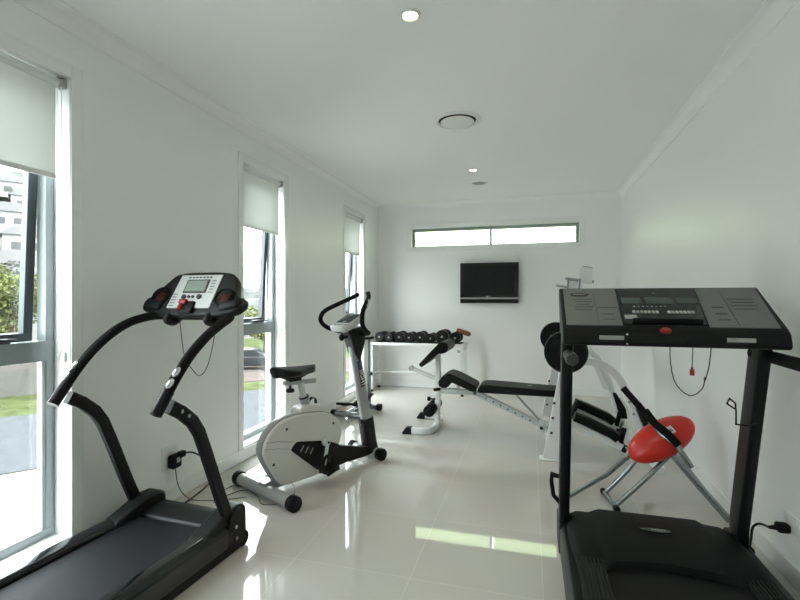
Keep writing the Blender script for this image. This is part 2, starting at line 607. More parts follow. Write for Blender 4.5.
# roller blinds
wn = ['window nearest the camera', 'middle window behind the exercise bike', 'farthest window by the back corner']
for i, (a, b) in enumerate(WIN[:3]):
    hw = (b - a) / 2
    rb = root('roller_blind', 'half-drawn white roller blind in the tall ' + wn[i], 'blind', (XL - 0.035, (a + b) / 2, 1.89), 0, 'white roller blinds in the tall windows')
    MB().box((0, -0.008, 0.235), (0.0015, 2 * hw - 0.075, 0.47)).build('blind_fabric', 'blind', rb)
    MB().box((0, -0.008, 0.004), (0.009, 2 * hw - 0.075, 0.026)).build('bottom_rail', 'whiteplastic', rb, bevel=0.003)
    MB().cyl((0, -hw + 0.02, 0.470), (0, hw - 0.035, 0.470), 0.022).build('roller_tube', 'blind', rb)
    for s in (-1, 1):
        m = MB().box((0, s * (hw - 0.011), 0.472), (0.045, 0.016, 0.055), bevel=0.006)
        if s > 0:
            m.cyl((0, hw - 0.04, 0.470), (0, hw - 0.010, 0.470), 0.026)
        m.build('bracket', 'greylabel', rb)
    pts = [(0.014, hw - 0.026, 0.46), (0.014, hw - 0.026, -0.86), (-0.002, hw - 0.026, -0.885), (-0.014, hw - 0.026, -0.86), (-0.014, hw - 0.026, 0.46)]
    MB().tube(pts, 0.0022, 6).build('bead_chain', 'whiteplastic', rb)

# high window of the back wall
w = structure_root('window_4', ((HX0 + HX1) / 2, YB, HZ0))
hw, hh = (HX1 - HX0) / 2, HZ1 - HZ0
m = MB()
for s in (-1, 1):
    m.box((s * (hw + 0.034), -0.004, hh / 2), (0.062, 0.010, hh + 0.13))
m.box((0, -0.004, hh + 0.034), (2 * hw + 0.006, 0.010, 0.062))
m.box((0, -0.004, -0.034), (2 * hw + 0.006, 0.010, 0.062))
m.build('architrave', 'trim', w, bevel=0.003)
m = MB()
for s in (-1, 1):
    m.box((s * (hw - 0.018), 0.11, hh / 2), (0.036, 0.06, hh))
m.box((0, 0.11, hh - 0.020), (2 * hw, 0.063, 0.040))
m.box((0, 0.11, 0.010), (2 * hw, 0.063, 0.020))
m.box((-0.012, 0.11, hh / 2), (0.036, 0.06, hh))
m.box((0.0 - hw + 0.04, 0.085, 0.09), (0.02, 0.03, 0.05))
m.build('frame', 'alu', w, bevel=0.003)
for s in (-1, 1):
    MB().box((s * hw / 2 - 0.006, 0.11, hh / 2), (hw - 0.06, 0.006, hh - 0.05)).build('pane', 'glass_green', w)

# ceiling fittings
def downlight(x, y, which):
    t = root('downlight', which, 'ceiling light', (x, y, H), 0, 'recessed halogen downlights')
    MB().lathe([(0.036, -0.002), (0.040, -0.007), (0.050, -0.007), (0.056, -0.001), (0.056, 0.004), (0.036, 0.004), (0.036, -0.002)], (0, 0, 0), (0, 0, 1), 32).build('trim_ring', 'whiteplastic', t)
    MB().lathe([(0, -0.0015), (0.030, -0.0015), (0.036, 0.0), (0.036, 0.003), (0, 0.003)], (0, 0, 0), (0, 0, 1), 24).build('lamp', 'bulb', t)
    d = bpy.data.lights.new('halogen_beam', 'SPOT')
    d.energy = 14
    d.color = (1.0, 0.82, 0.6)
    d.spot_size = R(95)
    d.spot_blend = 0.9
    d.shadow_soft_size = 0.03
    o = bpy.data.objects.new('halogen_beam', d)
    COL.objects.link(o)
    o.location = (0, 0, -0.02)
    o.parent = t
downlight(-0.574, 2.225, 'glowing round downlight in the ceiling nearest the camera')
downlight(-0.600, 5.074, 'glowing round downlight in the ceiling near the back wall')
t = root('ceiling_vent', 'large round white air vent in the ceiling between the two downlights', 'air vent', (-0.553, 3.63, H))
MB().lathe([(0.146, 0.002), (0.146, -0.006), (0.154, -0.014), (0.170, -0.014), (0.185, -0.006), (0.192, 0.0), (0.192, 0.002)], (0, 0, 0), (0, 0, 1), 48).build('outer_ring', 'whiteplastic', t)
MB().lathe([(0, -0.024), (0.115, -0.024), (0.128, -0.021), (0.132, -0.016), (0.12, -0.012), (0, -0.012)], (0, 0, 0), (0, 0, 1), 48).build('diffuser_disc', 'whiteplastic', t)
MB().lathe([(0, -0.012), (0.03, -0.012), (0.03, 0.0), (0.1465, -0.001), (0.1465, 0.003), (0, 0.003)], (0, 0, 0), (0, 0, 1), 40).build('throat', 'rubber', t)
t = root('ceiling_speaker', 'small flat round ceiling speaker behind the far downlight', 'speaker', (-0.598, 5.66, H))
MB().lathe([(0.082, 0.002), (0.082, -0.005), (0.098, -0.005), (0.102, 0.002)], (0, 0, 0), (0, 0, 1), 36).build('rim', 'whiteplastic', t)
MB().lathe([(0, -0.004), (0.083, -0.003), (0.083, 0.002), (0, 0.002)], (0, 0, 0), (0, 0, 1), 36).build('grille', 'greylabel', t)

# ------------------------------------------------------------------ wall-mounted television
tv = root('television', 'black flat-screen television mounted on the back wall under the high window', 'television', (-0.5525, 6.515, 1.236))
MB().box((0, 0.03, 0.281), (0.802, 0.06, 0.562)).build('cabinet', 'tvgloss', tv, bevel=0.008)
MB().box((0, -0.002, 0.315), (0.715, 0.006, 0.415)).build('screen', 'screen', tv, bevel=0.001)
MB().box((0, -0.004, 0.068), (0.796, 0.010, 0.022)).build('silver_strip', 'silver', tv, bevel=0.003)
MB().box((0, -0.003, 0.03), (0.78, 0.008, 0.035)).build('speaker_bar', 'rubber', tv, bevel=0.003)
MB().box((0.352, -0.003, 0.27), (0.006, 0.004, 0.30)).build('side_button_strip', 'greyrim', tv)
MB().box((0, 0.078, 0.28), (0.30, 0.040, 0.25)).build('wall_bracket', 'blackmetal', tv)
MB().lathe([(0, 0), (0.0115, 0), (0.0115, 0.002), (0, 0.002)], (-0.022, -0.001, 0.092), (0, -1, 0), 24).build('logo_disc', 'dimink', tv)
text('LG', 0.030, frame_m4((0.008, -0.002, 0.092), (1, 0, 0), (0, 0, 1)), 'dimink', 'logo_lettering', tv)

# ------------------------------------------------------------------ dumbbell rack
RK = root('dumbbell_rack', 'white metal dumbbell rack against the back wall', 'rack', (-1.505, 6.30, 0))
rw, rd = 0.645, 0.20
m = MB().box((0, 0, 0.672), (2 * rw + 0.04, 0.40, 0.036))
m.build('shelf', 'white', RK, bevel=0.004)
m = MB()
for yy in (-1, 1):
    m.box((0, yy * 0.192, 0.688), (2 * rw + 0.04, 0.012, 0.012))
m.build('shelf_lip', 'white', RK, bevel=0.003)
for sx in (-1, 1):
    for sy in (-1, 1):
        l = MB().box((sx * (rw - 0.01), sy * 0.165, 0.345), (0.045, 0.045, 0.62)).build('leg', 'white', RK, bevel=0.004)
        MB().lathe([(0, 0), (0.02, 0), (0.024, 0.012), (0.008, 0.02), (0.008, 0.037), (0, 0.037)], (sx * (rw - 0.01), sy * 0.165, 0), (0, 0, 1), 16).build('rubber_foot', 'rubber', l)
m = MB().box((0, 0.165, 0.235), (2 * rw - 0.06, 0.035, 0.035))
for sx in (-1, 1):
    m.box((sx * (rw - 0.01), 0, 0.235), (0.035, 0.29, 0.035))
    m.box((sx * (rw - 0.01), 0, 0.63), (0.035, 0.29, 0.045))
m.build('brace', 'white', RK, bevel=0.004)
MB().box((rw - 0.05, -0.203, 0.60), (0.035, 0.004, 0.035)).build('sticker', 'greylabel', RK)
MB().box((0, 0, 0.6915), (2 * rw - 0.06, 0.34, 0.003)).build('shelf_mat', 'rubber', RK)

ordn = ['leftmost', 'second from the left', 'third from the left', 'fourth from the left', 'fifth from the left', 'sixth from the left', 'seventh from the left', 'rightmost']
rads = [0.068, 0.066, 0.073, 0.069, 0.076, 0.065, 0.090, 0.076]
dx = [-2.03, -1.893, -1.748, -1.602, -1.449, -1.306, -1.142, -0.968]
for k in range(8):
    r = rads[k]
    lab = '%s of the black dumbbells on the white rack' % ordn[k] if k not in (6, 7) else ('largest black dumbbell, next to the rightmost on the rack' if k == 6 else 'rightmost black dumbbell on the rack, under a brown leather roll')
    d = root('dumbbell', lab, 'dumbbell', (dx[k], 6.28, 0.6955 + r), R(-1 + k % 3), 'black dumbbells on the white rack')
    MB().cyl((0, -0.062, 0), (0, 0.062, 0), 0.014, seg=14).build('grip', 'chrome', d)
    for s in (-1, 1):
        L = 0.062 + 0.25 * r
        head = MB().lathe([(0, 0), (r * .88, 0), (r, 0.008), (r, L - 0.008), (r * .88, L), (r * .62, L), (r * .58, L - 0.006), (r * .30, L - 0.006), (r * .26, L), (0, L)], (0, s * 0.055, 0), (0, s, 0), 28).build('weight_head', 'iron', d)
        if s < 0:
            MB().lathe([(0, 0), (r * .17, 0), (r * .17, 0.004), (0, 0.004)], (0, -0.055 - L, 0), (0, -1, 0), 16).build('end_cap', 'greylabel', head)
m = MB()
m.lathe([(0, 0), (0.022, 0.004), (0.030, 0.02), (0.032, 0.08), (0.034, 0.15), (0.030, 0.185), (0.018, 0.20), (0, 0.203)], (-0.09, 0, 0.032), (1, 0, -0.05), 18)
m.tube([(-0.07, 0.03, 0.03), (-0.03, 0.045, 0.012), (0.03, 0.04, 0.010)], 0.010, 8, smooth=4)
o = m.build('leather_roll', 'brown')
o.location = (-0.875, 6.20, 0.825)
o.rotation_euler = (0, R(14), R(-10))
tag(o, 'brown leather roll lying across the rightmost dumbbell on the rack', 'leather roll')

# ------------------------------------------------------------------ left treadmill
T1 = root('treadmill', 'black folding treadmill at left with silver console panel, beside the nearest window', 'treadmill', (-1.767, 2.090, 0), R(-3))
YR = -1.55
for s in (-1, 1):
    o = round_poly([(s * 0.330, 0.045), (s * 0.330, 0.14), (s * 0.305, 0.170), (s * 0.235, 0.162), (s * 0.225, 0.13), (s * 0.24, 0.045)], 0.02, 4)
    MB().prism(o, YR, -0.06, 'xz').build('side_rail', 'blackgloss', T1)
    MB().bar([(s * 0.295, -1.0, 0.032), (s * 0.295, 0.0, 0.032)], 0.055, 0.06, r=0.008).build('base_beam', 'blackmetal', T1)
MB().box((0, (YR - 0.1) / 2, 0.095), (0.50, -YR - 0.1, 0.05)).build('deck_board', 'blackmetal', T1)
o = round_poly([(YR + 0.03, 0.075), (YR + 0.03, 0.132), (-0.10, 0.138), (-0.10, 0.080)], 0.025, 4)
MB().prism(o, -0.222, 0.222, 'yz').build('running_belt', 'belt', T1)
# motor hood: low centre, two raised corner caps
o = round_poly([(-0.105, 0.120), (-0.095, 0.148), (0.0, 0.165), (0.075, 0.155), (0.09, 0.05), (-0.105, 0.05)], 0.02, 5)
MB().prism(o, -0.235, 0.235, 'yz').build('motor_hood', 'charcoal', T1, bevel=0.008)
for s in (-1, 1):
    o = round_poly([(-0.26, 0.160), (-0.20, 0.180), (-0.06, 0.225), (0.03, 0.225), (0.065, 0.20), (0.07, 0.05), (-0.26, 0.06)], 0.03, 5)
    MB().prism(o, s * 0.222, s * 0.318, 'yz').build('corner_cap', 'charcoal', T1, bevel=0.014, seg=3)
m = MB().box((0, 0.03, 0.05), (0.60, 0.06, 0.06), bevel=0.01)
m.build('front_crossmember', 'blackmetal', T1)
for s in (-1, 1):
    MB().cyl((s * 0.290, 0.035, 0.040), (s * 0.326, 0.035, 0.040), 0.040, seg=24, bevel=0.006).build('transport_wheel', 'rubber', T1)
    u = MB().bar([(s * 0.303, -0.02, 0.06), (s * 0.302, -0.045, 0.14), (s * 0.302, -0.118, 0.31), (s * 0.302, -0.215, 0.56), (s * 0.302, -0.262, 0.672), (s * 0.302, -0.305, 0.735), (s * 0.302, -0.37, 0.79), (s * 0.302, -0.435, 0.83)], 0.036, 0.060, up=(0, 1, 0), r=0.010).build('upright', 'blackmetal', T1)
    m = MB()
    m.prism(round_poly([(-0.085, 0.03), (-0.10, 0.10), (-0.075, 0.205), (0.01, 0.215), (0.035, 0.17), (0.03, 0.03)], 0.02, 4), s * 0.321, s * 0.330, 'yz')
    br = m.build('pivot_plate', 'black', T1, bevel=0.003)
    for (f, z) in ((-0.035, 0.075), (-0.04, 0.135)):
        MB().cyl((s * 0.328, f, z), (s * 0.336, f, z), 0.010, seg=12).build('bolt', 'steel', br)
    for (f, z) in ((-0.345, 0.77), (-0.385, 0.80)):
        MB().cyl((s * 0.319, f, z), (s * 0.325, f, z), 0.009, seg=12).build('bolt', 'steel', u)
hr = [(-0.302, -0.505, 0.812), (-0.302, -0.450, 0.884), (-0.302, -0.385, 0.965), (-0.302, -0.310, 1.042), (-0.302, -0.210, 1.116), (-0.298, -0.110, 1.166), (-0.275, -0.02, 1.192), (-0.23, 0.03, 1.200), (-0.15, 0.04, 1.200)]
hr = hr + [(-x, y, z) for x, y, z in reversed(hr)]
MB().tube(hr, 0.023, 16, smooth=4).build('handrail', 'foam', T1)
for s in (-1, 1):
    MB().tube([(s * 0.302, -0.507, 0.810), (s * 0.302, -0.44, 0.897)], 0.0255, 16).build('rail_sleeve', 'blackmetal', T1)
    for k in (0, 1):
        c = Vector((s * 0.302, -0.425 + 0.036 * k, 0.917 + 0.045 * k))
        d = Vector((0, 0.09, 0.096)).normalized()
        n = Vector((s * 0.30, -0.6, 0.6)).normalized()
        m4 = frame_m4(c + n * 0.018, d, (1, 0, 0))
        MB().ball((0, 0, 0), (0.028, 0.015, 0.012), seg=16, rings=8).xform(m4).build('pulse_sensor', 'chrome', T1)
# console, tilted towards the runner
CM = Matrix.Translation((-0.015, 0.02, 1.25)) @ Matrix.Rotation(R(-30), 4, 'X')      # local: x across, z up the face, y behind it
ol = [(-0.185, -0.052), (-0.26, -0.036), (-0.335, -0.02), (-0.345, 0.03), (-0.325, 0.062), (-0.30, 0.066), (-0.245, 0.145), (-0.19, 0.215), (-0.10, 0.226), (0.10, 0.226), (0.20, 0.215), (0.245, 0.17), (0.275, 0.075), (0.295, 0.062), (0.335, 0.055), (0.345, 0.01), (0.30, -0.03), (0.18, -0.052)]
con = MB().prism(round_poly(ol, 0.03, 4), 0.0, 0.05, 'xz').xform(CM).build('console', 'charcoal', T1, bevel=0.012, seg=3)
for s in (-1, 1):
    m = MB().box((s * 0.255, -0.004, 0.010), (0.12, 0.026, 0.05), rot=(0, s * R(-12), 0), bevel=0.014, seg=3).xform(CM)
    m.build('hand_guard', 'charcoal', con)
panel = MB().prism([(-0.153, -0.010), (0.134, -0.010), (0.140, 0.20), (-0.140, 0.20)], -0.006, 0.004, 'xz').xform(CM).build('display_panel', 'silverlight', con)
MB().box((-0.005, -0.008, 0.125), (0.152, 0.006, 0.085)).xform(CM).build('screen_bezel', 'greyink', panel)
MB().box((-0.005, -0.011, 0.125), (0.135, 0.004, 0.068)).xform(CM).build('screen', 'lcd', panel)
for k, (x, r) in enumerate(((-0.062, .014), (-0.028, .008), (0.0, .008), (0.042, .015))):
    MB().cyl((x, -0.005, 0.058), (x, -0.013, 0.058), r, seg=16).xform(CM).build('button', 'ink', panel)
m = MB()
for k in range(7):
    m.box((-0.075 + 0.024 * k, -0.0065, 0.184), (0.016, 0.002, 0.008))
for k in range(5):
    m.box((0.10, -0.0065, 0.16 - 0.018 * k), (0.030 - 0.004 * (k % 2), 0.002, 0.004))
    m.box((-0.128, -0.0065, 0.075 - 0.018 * k), (0.032, 0.002, 0.004))
m.xform(CM).build('panel_print', 'greyink', panel)
m = MB().box((-0.012, -0.010, -0.010), (0.095, 0.02, 0.075), bevel=0.008).xform(CM)
m.build('key_slot', 'rubber', con)
m = MB().box((-0.035, -0.025, 0.018), (0.05, 0.022, 0.03), bevel=0.008)
m.cyl((-0.04, -0.025, -0.005), (-0.04, -0.025, -0.03), 0.013, seg=14)
m.xform(CM).build('safety_key', 'redplastic', con)
for x, z in ((-0.235, 0.065), (0.205, 0.055)):
    m = MB().lathe([(0.052, 0), (0.060, -0.004), (0.060, 0.004), (0.05, 0.012), (0.046, 0.006)], (0, 0, 0), (0, -1, 0), 28)
    m.lathe([(0, 0.004), (0.05, 0.004), (0.05, 0.0), (0, 0.0)], (0, 0, 0), (0, -1, 0), 28)
    cw = m.xform(CM @ Matrix.Translation((x, -0.002, z))).build('cup_holder', 'rubber', con)
    MB().lathe([(0, 0.0), (0.034, 0.0), (0.03, 0.003), (0, 0.004)], (0, 0, 0), (0, -1, 0), 20).xform(CM @ Matrix.Translation((x + 0.012, -0.006, z - 0.012))).build('red_liner', mat('dark_red_liner', (0.05, 0.004, 0.003), 0.5, spec=0.2), cw)
for x in (-0.14, 0.13):
    m = MB()
    m.tube([(x, 0.02, 1.215), (x - 0.01, -0.005, 1.18), (x - 0.01, 0.04, 1.162), (x, 0.075, 1.19), (x, 0.07, 1.25)], 0.020, 10, smooth=4)
    m.build('console_bracket', 'charcoal', T1)
cp = [(-0.04, -0.03, 1.215), (-0.035, -0.02, 1.10), (-0.02, -0.01, 0.98), (0.03, -0.005, 0.91), (0.08, -0.01, 0.885), (0.125, -0.01, 0.93), (0.15, 0.0, 1.03), (0.17, 0.02, 1.20)]
MB().tube(cp, 0.0022, 6, smooth=5).build('safety_cord', 'pvc', T1)

# power socket and the leads on the left wall
sk = root('power_socket', 'white double power socket on the left wall above the treadmill lead', 'power socket', (XL, 2.435, 0.285))
MB().box((0.006, 0, 0), (0.012, 0.135, 0.150), bevel=0.004).build('face_plate', 'whiteplastic', sk)
for s in (-1, 1):
    MB().box((0.013, s * 0.034, 0.045), (0.006, 0.02, 0.03), bevel=0.002).build('rocker_switch', 'whiteplastic', sk)
pl = root('power_plug', 'black plug adaptor with two leads in the left wall socket', 'plug', (XL + 0.012, 2.445, 0.275))
MB().box((0.03, -0.01, -0.01), (0.055, 0.075, 0.085), bevel=0.014, seg=3).build('adaptor', 'rubber', pl)
MB().box((0.05, 0.025, 0.025), (0.04, 0.055, 0.04), bevel=0.012, seg=3).build('plug_body', 'rubber', pl)
MB().box((0.0585, -0.008, 0.0), (0.003, 0.03, 0.03)).build('label', 'greylabel', pl)
c = MB().tube([(0.07, 0.045, 0.03), (0.08, 0.10, 0.012), (0.10, 0.20, -0.06), (0.11, 0.29, -0.135), (0.11, 0.29, -0.18), (0.11, 0.20, -0.235), (0.10, 0.03, -0.268), (0.10, -0.10, -0.27), (0.15, -0.20, -0.268)], 0.0055, 8, smooth=6)
c.build('power_lead', 'pvc', pl)
c = MB().tube([(0.035, -0.012, -0.05), (0.045, 0.0, -0.16), (0.07, 0.03, -0.24), (0.13, 0.05, -0.272), (0.25, 0.08, -0.272), (0.36, 0.14, -0.272), (0.42, 0.18, -0.272)], 0.0032, 8, smooth=6)
c.build('thin_lead', 'greycable', pl)
o = MB().tube([(-1.93, 2.50, 0.004), (-1.92, 2.60, 0.004), (-1.85, 2.72, 0.004), (-1.72, 2.66, 0.004), (-1.62, 2.56, 0.004), (-1.52, 2.60, 0.004), (-1.50, 2.74, 0.004), (-1.56, 2.86, 0.004), (-1.60, 2.90, 0.004)], 0.0032, 8, smooth=6).build('floor_cable', 'greycable')
tag(o, 'thin grey cable trailing on the tiles between treadmill and exercise bike', 'cable')
o = MB().tube([(-1.99, 2.66, 0.004), (-1.97, 2.78, 0.004), (-1.90, 2.93, 0.004), (-1.84, 2.99, 0.004), (-1.76, 2.98, 0.004)], 0.003, 8, smooth=6).build('floor_cable', 'greycable')
tag(o, 'short thin cable on the tiles by the left end of the bike rear foot', 'cable')

# ------------------------------------------------------------------ exercise bike
BK = root('exercise_bike', 'silver and black upright exercise bike by the middle window', 'exercise bike', (-1.664, 2.66, 0), R(-25))
def foot_bar(x0, x1, f, nm):
    m = MB().cyl((x0 + 0.03, f, 0.048), (x1 - 0.03, f, 0.048), 0.040, seg=28)
    o = m.build(nm, 'silver', BK)
    for x, s in ((x0, 1), (x1, -1)):
        MB().cyl((x, f, 0.048), (x + s * 0.055, f, 0.048), 0.048, seg=28, bevel=0.006).build('end_cap', 'rubber', o)
    return o
foot_bar(-0.335, 0.335, 0.0, 'rear_foot_bar')
foot_bar(-0.25, 0.125, 1.0, 'front_foot_bar')
cov = [(0.133, 0.521), (0.06, 0.512), (0.003, 0.488), (-0.06, 0.435), (-0.098, 0.375), (-0.105, 0.312), (-0.063, 0.22), (0.003, 0.112), (0.045, 0.074), (0.09, 0.062), (0.377, 0.058), (0.50, 0.12), (0.545, 0.20), (0.578, 0.30), (0.583, 0.355), (0.562, 0.41), (0.487, 0.468), (0.40, 0.502), (0.25, 0.520)]
cov = [(f + 0.018, z) for f, z in cov]
cen = Vector((0.25, 0.29))
cov2 = [tuple(cen + (Vector(p) - cen) * 0.965) for p in cov]
MB().prism(round_poly(cov, 0.05, 3), 0.022, 0.078, 'yz').build('cover_rim', 'greyrim', BK, bevel=0.015, seg=3)
side = {}
for s in (-1, 1):
    side[s] = MB().prism(round_poly(cov2, 0.05, 3), 0.05 + s * 0.022, 0.05 + s * 0.050, 'yz').build('flywheel_cover', 'offwhite', BK, bevel=0.016, seg=3)
    m = MB()
    for f, z in ((0.10, 0.44), (0.0, 0.235), (0.50, 0.40)):
        m.cyl((0.05 + s * 0.048, f, z), (0.05 + s * 0.0525, f, z), 0.009, seg=12)
    m.build('screw', 'ink', side[s])
    m = MB()
    m.bar([(0.05 + s * 0.0500, -0.055, 0.385), (0.05 + s * 0.0500, 0.03, 0.375), (0.05 + s * 0.0500, 0.15, 0.345)], 0.0016, 0.005, r=0.0005)
    m.bar([(0.05 + s * 0.0500, -0.065, 0.345), (0.05 + s * 0.0500, 0.03, 0.33), (0.05 + s * 0.0500, 0.14, 0.30)], 0.0016, 0.004, r=0.0005)
    m.build('seam', 'greyrim', side[s])
    acc = MB().prism(round_poly([(0.175, 0.342), (0.128, 0.296), (0.352, 0.105), (0.42, 0.085), (0.52, 0.14), (0.555, 0.235), (0.44, 0.29)], 0.02, 3), 0.05 + s * 0.044, 0.05 + s * 0.056, 'yz').build('accent_panel', 'black', side[s], bevel=0.003)
    m = MB()
    for k in range(3):
        m.bar([(0.05 + s * 0.057, 0.205 + 0.04 * k, 0.265 - 0.016 * k), (0.05 + s * 0.057, 0.232 + 0.04 * k, 0.305 - 0.018 * k)], 0.002, 0.008, r=0.0008)
    m.build('stripe', 'dimink', acc)
MB().prism(round_poly([(0.21, 0.48), (0.235, 0.545), (0.30, 0.558), (0.43, 0.540), (0.455, 0.48), (0.40, 0.45), (0.25, 0.45)], 0.02, 4), -0.036, 0.070, 'yz').build('top_shroud', 'offwhite', BK, bevel=0.012, seg=3)
m = MB().prism([(0.02, 0.045), (0.02, 0.10), (0.42, 0.10), (0.42, 0.045)], -0.03, 0.03, 'yz')
m.bar([(0, -0.02, 0.075), (0, 0.06, 0.085)], 0.07, 0.05)
m.build('rear_frame', 'silver', BK, bevel=0.005)
m = MB().prism([(0.40, 0.055), (0.48, 0.16), (0.60, 0.205), (0.86, 0.125), (1.02, 0.105), (1.02, 0.045), (0.85, 0.045)], -0.038, 0.038, 'yz')
m.build('main_beam', 'black', BK, bevel=0.008)
MB().bar([(0, 0.985, 0.07), (0, 0.965, 0.14), (0, 0.93, 0.34)], 0.088, 0.105, up=(0, 1, 0), r=0.016).build('post_boot', 'charcoal', BK)
post = MB().bar([(0, 0.94, 0.28), (0, 0.79, 0.95)], 0.070, 0.082, up=(0, 1, 0), r=0.022).build('front_post', 'silver', BK)
MB().prism(round_poly([(0.825, 0.80), (0.775, 0.87), (0.70, 1.06), (0.885, 1.08), (0.88, 0.96), (0.855, 0.88)], 0.02, 4), -0.044, 0.044, 'yz').build('post_neck', 'charcoal', BK, bevel=0.012, seg=3)
pd = (Vector((0, 0.79, 0.95)) - Vector((0, 0.94, 0.28))).normalized()
def on_post(t):
    return Vector((0.0355, 0.94, 0.28)) + pd * t
m4 = frame_m4(on_post(0.42) + Vector((0, 0.004, 0)), -pd, pd.cross(Vector((1, 0, 0))) * -1)
ydir = Vector((1, 0, 0)).cross(-pd)
m4 = frame_m4(on_post(0.40), -pd, Vector((0, 0, 1)).cross(Vector((1, 0, 0))))
def post_plate(t0, t1, w, mt, nm, par, lift=0.0):
    a, b = on_post(t0) + Vector((lift, 0, 0)), on_post(t1) + Vector((lift, 0, 0))
    return MB().bar([a, b], 0.002, w, up=(0, 1, 0), r=0.0008).build(nm, mt, par)
lg = post_plate(0.33, 0.535, 0.048, 'ink', 'logo_strip', post)
post_plate(0.475, 0.545, 0.049, 'navy', 'logo_block', post, 0.0004)
yv = Vector((1, 0, 0)).cross(-pd)          # normal = x, text runs down the post
m4 = Matrix(((0, 0, 1, 0), (0, 0, 0, 0), (0, 0, 0, 0), (0, 0, 0, 1)))
xd, nd = -pd, Vector((1, 0, 0))
yd = nd.cross(xd)
def m4_of(o, x, y, z):
    return Matrix(((x[0], y[0], z[0], o[0]), (x[1], y[1], z[1], o[1]), (x[2], y[2], z[2], o[2]), (0, 0, 0, 1)))
text('SIGHT', 0.052, m4_of(on_post(0.403) + Vector((0.0018, 0, 0)), xd, yd, nd), 'whiteink', 'logo_lettering', post, sx=0.95)
text('IN', 0.036, m4_of(on_post(0.51) + Vector((0.0022, 0, 0)), xd, yd, nd), 'steel', 'logo_lettering', post, sx=0.9)
# bike computer
HM = Matrix.Translation((0.0, 0.735, 1.125)) @ Matrix.Rotation(R(26), 4, 'X')
cm = MB().prism(round_poly([(-0.085, -0.125), (0.085, -0.125), (0.10, 0.10), (-0.10, 0.10)], 0.02, 4), -0.035, 0.012, 'xy').xform(HM).build('computer', 'silverlight', BK, bevel=0.008, seg=3)
MB().box((0, 0.012, 0.0135), (0.145, 0.135, 0.004), bevel=0.001).xform(HM).build('screen', 'lcd_dark', cm)
m = MB()
for k in range(4):
    m.box((-0.052 + 0.035 * k, -0.085, 0.014), (0.022, 0.014, 0.006), bevel=0.002)
m.xform(HM).build('button_row', 'greyrim', cm)
hb = [(-0.02, 0.83, 1.02), (-0.10, 0.825, 1.025), (-0.17, 0.79, 1.035), (-0.215, 0.72, 1.062), (-0.228, 0.665, 1.105), (-0.228, 0.655, 1.15), (-0.215, 0.69, 1.20), (-0.18, 0.79, 1.25), (-0.14, 0.90, 1.30), (-0.12, 0.965, 1.33)]
MB().tube(hb, 0.0175, 14, smooth=5).build('handlebar', 'foam', BK)
hb2 = [(0.02, 0.83, 1.02), (0.10, 0.83, 1.025), (0.165, 0.79, 1.035), (0.205, 0.725, 1.055), (0.225, 0.67, 1.10), (0.222, 0.668, 1.16), (0.21, 0.695, 1.215), (0.175, 0.765, 1.27), (0.145, 0.815, 1.31), (0.13, 0.82, 1.345)]
h2 = MB().tube(hb2, 0.0175, 14, smooth=5).build('handlebar', 'foam', BK)
MB().tube([(0.195, 0.725, 1.235), (0.168, 0.78, 1.278)], 0.0195, 14).build('pulse_sensor', 'chrome', h2)
m = MB().cyl((0, 0.74, 1.0), (0, 0.68, 1.0), 0.010, seg=12)
m.ball((0, 0.67, 1.0), (0.028, 0.016, 0.028), seg=14, rings=8)
m.build('clamp_knob', 'rubber', BK)
# saddle
sp = MB().cyl((0, 0.338, 0.45), (0, 0.287, 0.715), 0.0235, seg=20)
sp = sp.build('seat_post', 'silverlight', BK)
MB().cyl((0, 0.334, 0.53), (0, 0.314, 0.605), 0.0335, seg=20, bevel=0.004).build('post_sleeve', 'silver', BK)
MB().cyl((0, 0.316, 0.600), (0, 0.313, 0.610), 0.036, seg=20).build('sleeve_ring', 'rubber', BK)
m = MB().bar([(0, 0.15, 0.722), (0, 0.41, 0.708)], 0.034, 0.030, r=0.004)
m.build('seat_slider', 'silver', BK)
m = MB().cyl((0, 0.20, 0.715), (0, 0.20, 0.668), 0.009, seg=12)
m.lathe([(0, 0), (0.024, 0.004), (0.030, 0.016), (0.024, 0.028), (0, 0.030)], (0, 0.20, 0.650), (0, 0, 1), 18)
m.build('slider_knob', 'rubber', BK)
m = MB().box((0, 0.23, 0.752), (0.055, 0.10, 0.05), bevel=0.01)
m.tube([(-0.03, 0.12, 0.765), (-0.02, 0.22, 0.738), (-0.015, 0.33, 0.765)], 0.006, 8, smooth=4)
m.tube([(0.03, 0.12, 0.765), (0.02, 0.22, 0.738), (0.015, 0.33, 0.765)], 0.006, 8, smooth=4)
m.build('saddle_clamp', 'blackmetal', BK)
bm = bmesh.new()
NS, NR = 18, 20
rows = []
for i in range(NS + 1):
    t = i / NS
    f = 0.075 + 0.335 * t
    if t < 0.35:
        wd = 0.140 * math.sqrt(max(0.02, 1 - ((0.30 - t) / 0.32) ** 2)) if t < 0.30 else 0.140
    else:
        k = (t - 0.35) / 0.65
        wd = 0.140 * (1 - k) ** 1.3 + 0.034 * (1 - (1 - k) ** 1.3)
    if t > 0.93:
        wd *= 0.62
    if t > 0.985:
        wd *= 0.5
    row = []
    for j in range(NR):
        a = 2 * PI * j / NR
        x = wd * math.cos(a)
        zt = 0.030 * math.sin(a)
        z = 0.792 + (0.026 if math.sin(a) > 0 else 0.040) * math.sin(a) * (0.85 + 0.3 * (1 - t)) + 0.018 * (1 - t) ** 2 + 0.010 * t * t
        row.append(bm.verts.new((x, f, z)))
    rows.append(row)
for A, B in zip(rows, rows[1:]):
    for j in range(NR):
        k = (j + 1) % NR
        bm.faces.new((A[j], A[k], B[k], B[j]))
bm.faces.new(rows[0][::-1]); bm.faces.new(rows[-1])
mb = MB(); mb.bm.free(); mb.bm = bm
mb.build('saddle', 'vinyl', BK, angle=70)
